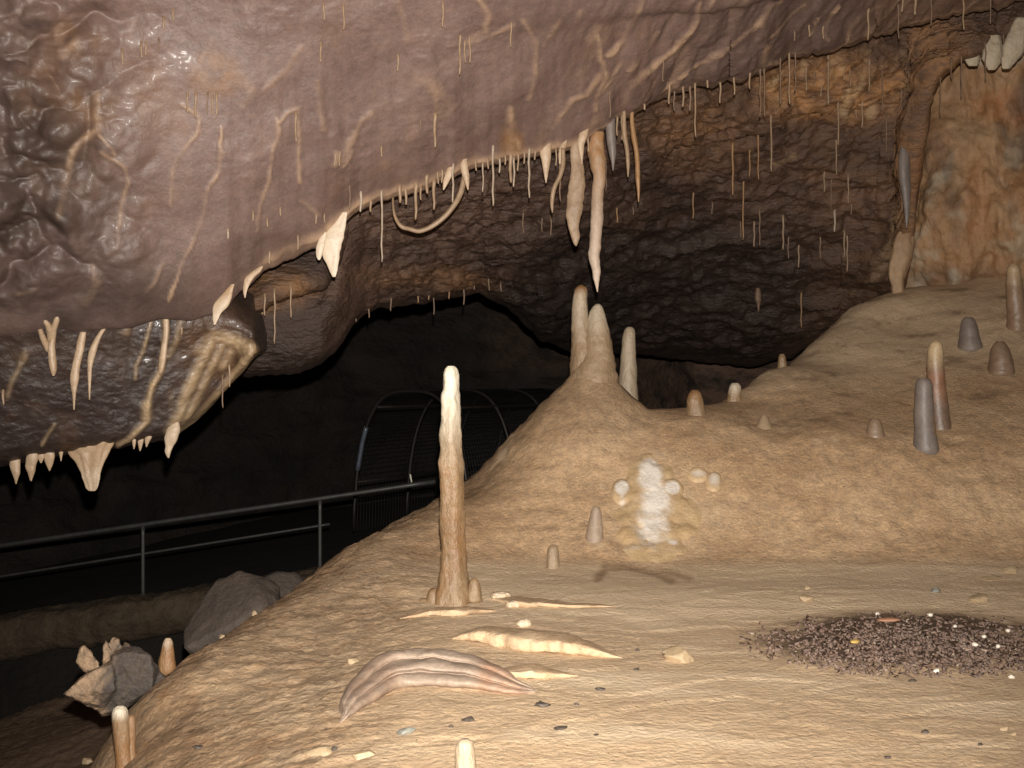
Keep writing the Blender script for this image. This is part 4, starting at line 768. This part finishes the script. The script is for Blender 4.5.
def pebble(px, py, w, hgt, m, label, seed, name='pebble', group=None, flat=1., rot=0.):
    p = floor_hit(px, py)
    s = w * p[1] / F / 2; z = hgt * p[1] / F / 2
    o = lump(name, (p[0], p[1], p[2] + z * .25), (s, s * .8 * flat, z), m, seed, .7, 1.7, 4, rot, facet=.4)
    return tag(o, label, 'pebble' if name == 'pebble' else 'stone', group)
for a in ((601, 690, 11, 6, M_pebd, 'black pebble on the bare floor between ledge and debris'), (543, 706, 15, 8, M_pebd, 'dark crumbly pebble past the point of the pinkish ledge'), (560, 729, 15, 6, M_pebd, 'flat dark pebble below the crumbly one'), (469, 720, 15, 6, M_pebd, 'dark sliver pebble just above the nearest pale stub'),
          (451, 727, 7, 5, M_pebd, 'tiny black pebble next to the dark sliver'), (405, 733, 24, 11, M_pebt, 'mottled grey stone below the pinkish ledge'), (334, 750, 9, 7, M_pebd, 'small black pebble at the end of a pale slab'), (936, 592, 13, 8, M_pebt, 'slate grey stone on floor behind the debris patch'),
          (577, 705, 6, 4, M_pebd, 'tiny dark speck pebble beside the black one'), (596, 735, 7, 3, M_pebd, 'flat brown speck pebble below the flat dark pebble'), (198, 748, 12, 5, M_pebd, 'dark sliver pebble on the muddy slope'), (913, 681, 11, 4, M_pebd, 'dark chip just in front of the debris patch'), (925, 733, 9, 6, M_pebd, 'dark crumb on bare floor in front of debris patch'),
          (888, 758, 9, 5, M_pebd, 'brown crumb at the very front of the bare floor'), (980, 745, 6, 4, M_pebd, 'lone dark crumb at front near the pale chips'), (638, 651, 5, 4, M_pebd, 'dark crumb beside the pale upright slab'), (636, 670, 7, 4, M_pebd, 'dark crumb in front of the pale upright slab')):
    pebble(*a, seed=a[0] * .13)
for a in ((936, 673, 9, 8, M_pebw, 'white pebble at front edge of the debris patch'), (1012, 678, 7, 6, M_pebw, 'white pebble past the end of the debris patch'), (878, 615, 6, 5, M_pebw, 'white pebble on back edge of the debris patch'), (955, 627, 5, 4, M_pebw, 'small white pebble among the dark debris'), (87, 763, 11, 9, M_pebp, 'pale pebble at the foot of the twin-topped stalagmite')):
    pebble(*a, seed=a[0] * .17)
for a in ((979, 601, 28, 12, M_pebp, 'flat pale slab stone behind the debris patch'), (1010, 572, 17, 12, M_pebp, 'knobbly pale stone against the bank foot'), (992, 579, 26, 6, M_pebp, 'thin pale slab beside the knobbly stone'), (806, 601, 17, 12, M_pebp, 'pale rounded stone on the flat floor'), (807, 589, 8, 6, M_pebp, 'small pale stone above the rounded one'),
          (352, 664, 15, 9, M_pebp, 'cream stone on slope above the pinkish ledge'), (321, 753, 34, 12, M_pebp, 'pale flat slab low on the muddy slope'), (679, 660, 34, 22, M_pebp, 'pale upright slab standing in the bare floor'), (1004, 730, 11, 7, M_pebp, 'pale chip at front of the bare floor, bigger'), (1014, 735, 7, 5, M_pebp, 'pale chip at front of the bare floor, smaller'), (255, 600, 9, 7, M_pebp, 'tan knob stone where slope meets boulder'), (222, 633, 8, 6, M_pebp, 'small tan knob lower on the boulder edge'), (364, 757, 26, 12, M_pebp, 'low pale slab at the front of the slope')):
    pebble(*a, seed=a[0] * .19, name='stone')

# ---------------------------------------------------------------- rimstone ledges on the floor
def ledge(name, line, hgt, depth, m, label, seed, scal=0., attrs_fn=None, lean=.0, folds=None):
    """a low ledge whose front foot follows a line on the floor: scalloped front face, flat top running back"""
    L = smooth_rows(np.array(line, float), 90)
    foot = np.array([floor_hit(x, y) for x, y in L[:, :2]])
    N = len(foot); w = L[:, 2]
    for _ in range(6): foot[1:-1] = (foot[:-2] + 2 * foot[1:-1] + foot[2:]) / 4
    tang = np.gradient(foot[:, :2], axis=0); tang /= np.linalg.norm(tang, axis=1)[:, None] + 1e-9
    nrm2 = np.stack([-tang[:, 1], tang[:, 0]], -1); nrm2 *= np.sign(nrm2[:, 1:2] + 1e-9); nrm2 = nrm2 * .35 + np.array([0, .65]); nrm2 /= np.linalg.norm(nrm2, axis=1)[:, None]
    s = np.cumsum(np.r_[0, np.linalg.norm(np.diff(foot, axis=0), axis=1)])
    sc = scal * np.abs(np.sin(s * 26 + 2 * perlin(np.stack([s * 3, s * 0 + seed, s * 0], -1))))
    prof = folds or [(.0, -.04), (-.02 + lean, .15), (-.03 + lean, .55), (-.015, .9), (.03, 1.05), (.3, 1.0), (.65, .75), (1., -.3)]
    V = []
    for a, b in prof:
        q = np.concatenate([foot[:, :2] + nrm2 * ((a * depth - sc * (0 < b < 1.02)) * w)[:, None], (foot[:, 2] + b * hgt * w)[:, None]], 1)
        V.append(q)
    V = np.array(V)
    ew = np.clip(w, .1, 1)[None]; V[..., 2] += ew * .022 * fbm(V, 7, 3, .6, seed); V[..., 1] += ew * .03 * fbm(V, 5, 3, .6, seed + 1)
    # keep the back edge buried in the floor
    for j in range(N): V[-1, j, 2] = floor_z(V[-1, j, 0], V[-1, j, 1]) - .03
    V = spline_rows(V, [4] * (len(prof) - 1))
    loc = foot[N // 2]; W = (V - loc).reshape(-1, 3)
    o = new_mesh(name, W, grid_faces(*V.shape[:2], flip=True), m, attrs=(attrs_fn(W, L) if attrs_fn else None)); o.location = loc
    return tag(o, label, 'rimstone')
zero = lambda W, L: {'rust': .5 * np.clip(fbm(W, 4, 3, .6, 3), 0, 1), 'calc': np.clip(.25 + .5 * fbm(W, 6, 3, .6, 4), 0, 1), 'dark': 0 * W[:, 0]}
ledge('rimstone_dam', [(452, 639, .03), (462, 640, .5), (480, 643, .9), (510, 648, 1), (545, 652, 1), (575, 655, .9), (600, 657, .5), (622, 658, .03)], .07, .45, M_floor, 'cream scalloped rimstone dam stretching across bare floor', 71, .022, zero)
ledge('rimstone_dam', [(400, 619, .03), (408, 618, .3), (430, 616, .7), (455, 617, .9), (475, 614, .7), (490, 612, .3), (497, 611, .03)], .04, .3, M_floor, 'low pale rim circling the foot of the tall stalagmite', 72, .004, zero)
ledge('rimstone_dam', [(480, 675, .03), (488, 676, .3), (510, 678, .7), (540, 679, .8), (565, 677, .3), (578, 676, .03)], .045, .35, M_floor, 'short low rim in front of the scalloped dam', 73, .006, zero)
ledge('rimstone_dam', [(490, 600, .03), (498, 601, .4), (515, 606, .9), (540, 607, .8), (570, 608, .5), (600, 607, .3), (616, 607, .03)], .035, .35, M_floor, 'thin cream rim behind the scalloped dam', 74, .004, zero)
ledge('rock_ledge', [(340, 724, .03), (347, 719, .3), (358, 712, .6), (380, 700, .85), (400, 690, 1), (430, 688, 1), (460, 690, .9), (490, 693, .7), (515, 695, .45), (530, 693, .2), (536, 692, .03)], .11, .46, M_ledge, 'pinkish grey ledge curving across the front floor', 75, .0,
      lambda W, L: {'rust': np.tile(np.clip(.6 * blob(L[:, 0], 0 * L[:, 0], 500, 0, 28, 5), 0, 1) + .25 * blob(L[:, 0], 0 * L[:, 0], 375, 0, 26, 5), len(W) // len(L)), 'calc': 0 * W[:, 0]}, folds=[(.06, -.1), (.05, .0), (-.02, .18), (-.03, .42), (.04, .56), (.14, .55), (.13, .62), (.10, .75), (.16, .92), (.30, .95), (.42, .9), (.40, 1.0), (.46, 1.12), (.65, 1.1), (.85, .7), (1., -.3)])
# popcorn calcite by the tall stalagmite
for x, y, w, h_, lab in ((501, 597, 20, 8, 'white crystalline crust lump beside the tall stalagmite'), (513, 606, 14, 7, 'small cream crust lump on the thin rim'), (524, 625, 15, 8, 'cream crust lump between rim and scalloped dam')):
    p = floor_hit(x, y); o = lump('crust_lump', (p[0], p[1], p[2] + .01), (w * p[1] / F / 2, w * p[1] / F / 2.4, h_ * p[1] / F / 2), M_white, x * .21, .5, 3.5, 4, attrs_fn=lambda V: {'calc': .5 * np.clip(.5 + fbm(V, 12, 3, .6, 2), 0, 1)})
    tag(o, lab, 'crust')

# ---------------------------------------------------------------- white flowstone on the bank
def bank_shell(name, poly_fn, x0, x1, y0, y1, step, thick, m, label, attrs_fn, seed):
    gx = np.arange(x0, x1 + .1, step); gy = np.arange(y0, y1 + .1, step)
    Vv = np.zeros((len(gy), len(gx), 3)); mk = np.zeros((len(gy), len(gx)))
    for j, x in enumerate(gx):
        for i, y in enumerate(gy):
            Vv[i, j] = floor_hit(x, y, 7.5)
    PX, PY = np.meshgrid(gx, gy); mk = poly_fn(PX, PY, Vv)
    for _ in range(4):
        Vv[1:-1, 1:-1] = (Vv[1:-1, 1:-1] * 2 + Vv[:-2, 1:-1] + Vv[2:, 1:-1] + Vv[1:-1, :-2] + Vv[1:-1, 2:]) / 6
    nn = normals(Vv); bump = np.clip(mk, 0, 1)
    off = -.012 + (.026 + thick) * sstep(0, .55, bump) + thick * .8 * bump * fbm(Vv, 9, 3, .55, seed) + thick * .5 * sstep(0, .4, bump) * fbm(Vv * np.array([1, 1, 2.5]), 14, 3, .6, seed + 1, True)
    Vv = Vv + nn * off[..., None]; loc = Vv[len(gy) // 2, len(gx) // 2].copy()
    q = grid_faces(len(gy), len(gx)); keep = (mk.ravel()[q] > .02).any(1)
    W = (Vv - loc).reshape(-1, 3); o = new_mesh(name, W, q[keep], m, attrs=attrs_fn(PX, PY, Vv)); o.location = loc
    return tag(o, label, 'flowstone')
def wmask(X, Y, V):
    b = np.maximum(blob(X, Y, 656, 520, 48, 48, .9), blob(X, Y, 650, 478, 26, 26, .9))
    return np.clip(np.maximum(b * (.75 + .9 * fbm(V, 4, 3, .6, 8)) - .05, np.maximum(blob(X, Y, 622, 492, 11, 13, .8), blob(X, Y, 672, 490, 12, 11, .8))), 0, 1)
def wcalc(X, Y, V):
    Wt = np.maximum.reduce([1.2 * blob(X, Y, 650, 478, 15, 24, .9), 1.1 * blob(X, Y, 655, 502, 20, 28, .9), 1.5 * blob(X, Y, 622, 490, 8, 8, .7), .5 * blob(X, Y, 622, 501, 5, 9, .7), 1.5 * blob(X, Y, 672, 490, 9, 8, .7), .9 * blob(X, Y, 651, 528, 24, 30, 1.), .55 * blob(X, Y, 632, 550, 16, 5, .9), .8 * blob(X, Y, 673, 545, 8, 4, .9)])
    nz = fbm(V * np.array([1.2, 1.2, 1]), 9, 4, .65, 7)
    return np.clip(sstep(.25, .95, Wt + .55 * nz), 0, 1)
bank_shell('flowstone_patch', wmask, 600, 714, 450, 568, 1.5, .010, M_white, 'wet white flowstone patch low on the bank', lambda X, Y, V: {'calc': wcalc(X, Y, V)}, 81)
bank_shell('flowstone_patch', lambda X, Y, V: np.clip(blob(X, Y, 698, 475, 11, 8, .9) * (.9 + fbm(V, 6, 3, .6, 9)), 0, 1), 682, 714, 462, 490, 1.5, .005, M_white, 'small cream flowstone spot right beside the big wet patch', lambda X, Y, V: {'calc': .75 * blob(X, Y, 698, 475, 8, 4, .9)}, 82)
bank_shell('flowstone_patch', lambda X, Y, V: np.clip(blob(X, Y, 714, 482, 9, 10, .9) * (.9 + fbm(V, 6, 3, .6, 9)), 0, 1), 700, 730, 466, 500, 1.5, .005, M_white, 'small white flowstone spot farther from the big wet patch', lambda X, Y, V: {'calc': .8 * blob(X, Y, 714, 481, 6, 7, .9)}, 83)

# ---------------------------------------------------------------- dark debris on the floor
V, Q = [], []; rs = np.random.RandomState(5); cnt = 0
while cnt < 2300:
    x, y = rs.uniform(742, 1090), rs.uniform(612, 688)
    core = math.hypot((x - 905) / (165 if x < 905 else 190), (y - 646 - .02 * (x - 905)) / 32)
    if core > 1.05 or rs.rand() < core ** 2 * .85: continue
    p = floor_hit(x, y, 4.5, 8.5)
    if p is None: continue
    a, b, c = rs.uniform(.006, .022), rs.uniform(.003, .008), rs.uniform(.002, .005); yaw = rs.uniform(0, 6.28); tilt = rs.normal() * .35
    base = len(V)
    for sx, sy, sz in ((-1, -.6, -1), (1, -.9, -1), (.8, 1, -1), (-.9, .8, -1), (-.8, -.7, 1), (.9, -.6, 1), (1, .7, 1), (-1, .9, 1)):
        u, v, w = sx * a, sy * b, sz * c; u, w = u * math.cos(tilt) - w * math.sin(tilt), u * math.sin(tilt) + w * math.cos(tilt)
        V.append((p[0] + u * math.cos(yaw) - v * math.sin(yaw), p[1] + u * math.sin(yaw) + v * math.cos(yaw), p[2] + w + rs.uniform(0, .014)))
    Q += [tuple(base + k for k in f) for f in ((0, 3, 2, 1), (4, 5, 6, 7), (0, 1, 5, 4), (1, 2, 6, 5), (2, 3, 7, 6), (3, 0, 4, 7))]; cnt += 1
loc = floor_hit(895, 650)
o = new_mesh('debris', np.array(V) - loc, Q, [M_chip, M_soil, M_ledge], smooth=False, midx=np.repeat(rs.choice([0, 1, 2], cnt, p=[.46, .51, .03]), 6)); o.location = loc
tag(o, 'dark scattered wood and leaf debris lying on the bare floor', 'debris', kind='stuff')
def chip(px, py, ln, wd, m, label, rot):
    p = floor_hit(px, py); o = lump('wood_chip', (p[0], p[1], p[2] + .02), (ln * p[1] / F / 2, wd * p[1] / F / 1.2, .012), m, px * .1, .2, 1.5, 3, rot); tag(o, label, 'wood chip')
chip(889, 623, 24, 7, M_chipr, 'reddish wood chip on top of the dark debris', .1); chip(855, 645, 12, 5, M_chipy, 'yellow sliver lying in the dark debris', .7)
for i, (x, y, s) in enumerate(((975, 648, 7), (984, 640, 5), (1008, 634, 5), (930, 618, 6), (998, 650, 5))):
    p = floor_hit(x, y); o = lump('glossy_fleck', (p[0], p[1], p[2] + .02), (s * p[1] / F / 2,) * 2 + (.012,), M_white, x * .2, .4, 2, 2, attrs_fn=lambda V: {'calc': .7 + 0 * V[:, 0]})
    tag(o, ['shiny pale fleck, largest in the wet end of the debris', 'shiny pale fleck just behind the largest one in debris', 'shiny pale fleck at the far wet end of debris', 'shiny pale fleck on back edge of the debris', 'shiny pale fleck between largest fleck and white pebble'][i], 'fleck')

# ---------------------------------------------------------------- path: kerb wall, handrail, mesh tunnel
xk = np.arange(-9.5, -1.4, .05)
prof = [(.1, -.95), (-.2, -.85), (-.30, -.5), (-.28, -.22), (-.2, -.06), (0, 0), (.2, -.03), (.3, -.3), (.3, -.95)]
Vk = np.array([[(x, 15 + a, path_z(x) + .02 + b * .58) for x in xk] for a, b in prof])
Vk = spline_rows(Vk, [5] * (len(prof) - 1))
Vk += normals(Vk)[...] * (.08 * fbm(Vk, 1.6, 4, .55, 121) + .05 * fbm(Vk, 4, 3, .6, 122, True))[..., None]
loc = np.array([-5.0, 15, -1.6]); o = new_mesh('kerb_wall', (Vk - loc).reshape(-1, 3), grid_faces(*Vk.shape[:2]), M_kerb); o.location = loc
tag(o, 'low brown rubble kerb wall under the handrail', 'kerb wall')

def pipe(name, pts, r, m, parent, n=10, seg=10):
    C = np.array(pts, float) if len(pts) > 6 else resample(pts, n)
    return tube(name, C, np.full(len(C), r), m, parent, seg, 1., z_axis=False)
px_of = lambda px, d=15.: (px - 512) * d / F
rz = lambda py, d=15.: CZ - (py - 384) * d / F
base = np.array([px_of(143), 15., path_z(px_of(143))])
hr = empty('handrail', base, 'grey steel two-bar handrail along the dark path', 'railing')
top = lambda px: 545.5 - (545.5 - 482) * px / 432.
pipe('top_rail', [np.array([px_of(x), 15, rz(top(x))]) - base for x in (-200, -60, 100, 260, 436)], .033, M_rail, hr, 24)
pipe('mid_rail', [np.array([px_of(x), 15, rz(top(x) + 31 - .012 * x)]) - base for x in (-200, -60, 100, 260, 330)], .018, M_rail, hr, 24)
for x in (-34, 143, 320):
    t = np.array([px_of(x), 15., rz(top(x))]); b = np.array([px_of(x), 15., path_z(px_of(x)) - .05])
    po = pipe('post', [t - base, b - base], .028, M_rail, hr, 8)
    q = tube('base_plate', [b - base + [0, 0, .03], b - base + [0, 0, .075]], [.085, .08], M_rail, po, 12)
o = pipe('tag_strip', [np.array([px_of(411), 14.95, rz(477)]), np.array([px_of(410.3), 14.95, rz(473)]), np.array([px_of(412), 14.95, rz(482)])], .012, M_pebw, None, 6, 6)
o.name = 'cable_tie'; tag(o, 'small white tie wrapped on the handrail end', 'tie')

# tunnel of hoops with wire netting
ax = np.array([.5, .866, 0]); side = np.array([-.866, .5, 0])
apex = P3(410, 391, 17.); gz = -.85
W2, H0 = 1.06, apex[2] - gz
def hoop_pts(c, n=40):
    out = []
    for u in np.linspace(-1, 1, n):
        # legs lean inwards and round over
        a = u * 1.0
        x = W2 * np.sign(a) * min(1, abs(a) * 2.1) ** .9 if False else 0
        th = np.pi * (a + 1) / 2
        ca, sa = math.cos(th), math.sin(th)
        ex = .62
        xx = W2 * (1.0) * np.sign(ca) * abs(ca) ** ex * (1.03 - .12 * sa); zz = H0 * abs(sa) ** (ex + .1)
        out.append(np.array([c[0], c[1], gz]) + side * xx + np.array([0, 0, zz]))
    return np.array(out)
c0 = np.array([apex[0], apex[1], gz])
tn = empty('mesh_tunnel', c0, 'dark hooped wire-mesh tunnel over the path', 'tunnel')
for k in range(4):
    pipe('hoop', hoop_pts(c0 + ax * k * 1.45) - c0, .03, M_hoop, tn)
H = hoop_pts(c0)
i0 = 33
lo = [p for p in H[::-1] ]
left = sorted(H, key=lambda p: proj(p)[0])[:40]
pole = np.array([p for p in H if proj(p)[0] < 470 and 424 < proj(p)[1] < 478 and proj(p)[0] < 400])
if len(pole) > 1:
    pole = pole[np.argsort(pole[:, 2])]
    pipe('bright_segment', [q - c0 for q in (pole[0], pole[len(pole) // 2], pole[-1])], .038, M_pole, tn, 10)['label'] = 'bluish bright segment of hoop leg'  # brighter bluish pipe over one stretch of the front hoop leg
for u in (0, .36, -.36, .85, -.85):
    hp = hoop_pts(c0, 201); p = hp[int((u + 1) / 2 * 200)]
    pipe('purlin', [p - c0, p - c0 + ax * 4.35], .022, M_hoop, tn, 4)
V, Q = [], []
def wire(pts, r=.005):
    b0 = len(V); pts = np.array(pts)
    for i, p in enumerate(pts):
        t = pts[min(i + 1, len(pts) - 1)] - pts[max(i - 1, 0)]; t = t / (np.linalg.norm(t) + 1e-9)
        a = np.cross(t, [.3, .2, .93]); a /= np.linalg.norm(a) + 1e-9; b = np.cross(t, a)
        for h_ in (0, 2.094, 4.189): V.append(p + r * (math.cos(h_) * a + math.sin(h_) * b))
    for i in range(len(pts) - 1):
        for j in range(3): Q.append((b0 + i * 3 + j, b0 + i * 3 + (j + 1) % 3, b0 + i * 3 + 3 + (j + 1) % 3, b0 + i * 3 + 3 + j))
hp = hoop_pts(c0, 80)
for k in range(0, 56): wire(hp[::3] - c0 + ax * k * .079)
for i in range(2, 79): wire([hp[i] - c0, hp[i] - c0 + ax * 2.2, hp[i] - c0 + ax * 4.35])
new_mesh('wire_netting', np.array(V), Q, M_wire, tn)

# ---------------------------------------------------------------- camera, flash, view
cam = bpy.data.cameras.new('camera'); co = bpy.data.objects.new('camera', cam); COL.objects.link(co)
co.location = (0, 0, CZ); co.rotation_euler = (math.pi / 2, 0, 0)
cam.sensor_width = 36; cam.lens = 36 * F / 1024; cam.clip_start = .05; SC.camera = co
fl = bpy.data.lights.new('camera_flash', 'SPOT'); fo = bpy.data.objects.new('camera_flash', fl); COL.objects.link(fo)
fo.location = (0.03, 0, CZ + .28); fo.rotation_euler = (math.radians(96), 0, 0)
fl.energy = 5000; fl.spot_size = math.radians(98); fl.spot_blend = 1.0; fl.shadow_soft_size = .035; fl.color = (1, .94, .87)
wd = bpy.data.worlds.new('cave_dark'); SC.world = wd; wd.use_nodes = True
wd.node_tree.nodes['Background'].inputs[0].default_value = (.9, .8, .65, 1); wd.node_tree.nodes['Background'].inputs[1].default_value = .003
SC.view_settings.view_transform = 'Standard'; SC.view_settings.look = 'None'; SC.view_settings.gamma = 1; SC.view_settings.use_curve_mapping = False
SC.view_settings.exposure = 0.0
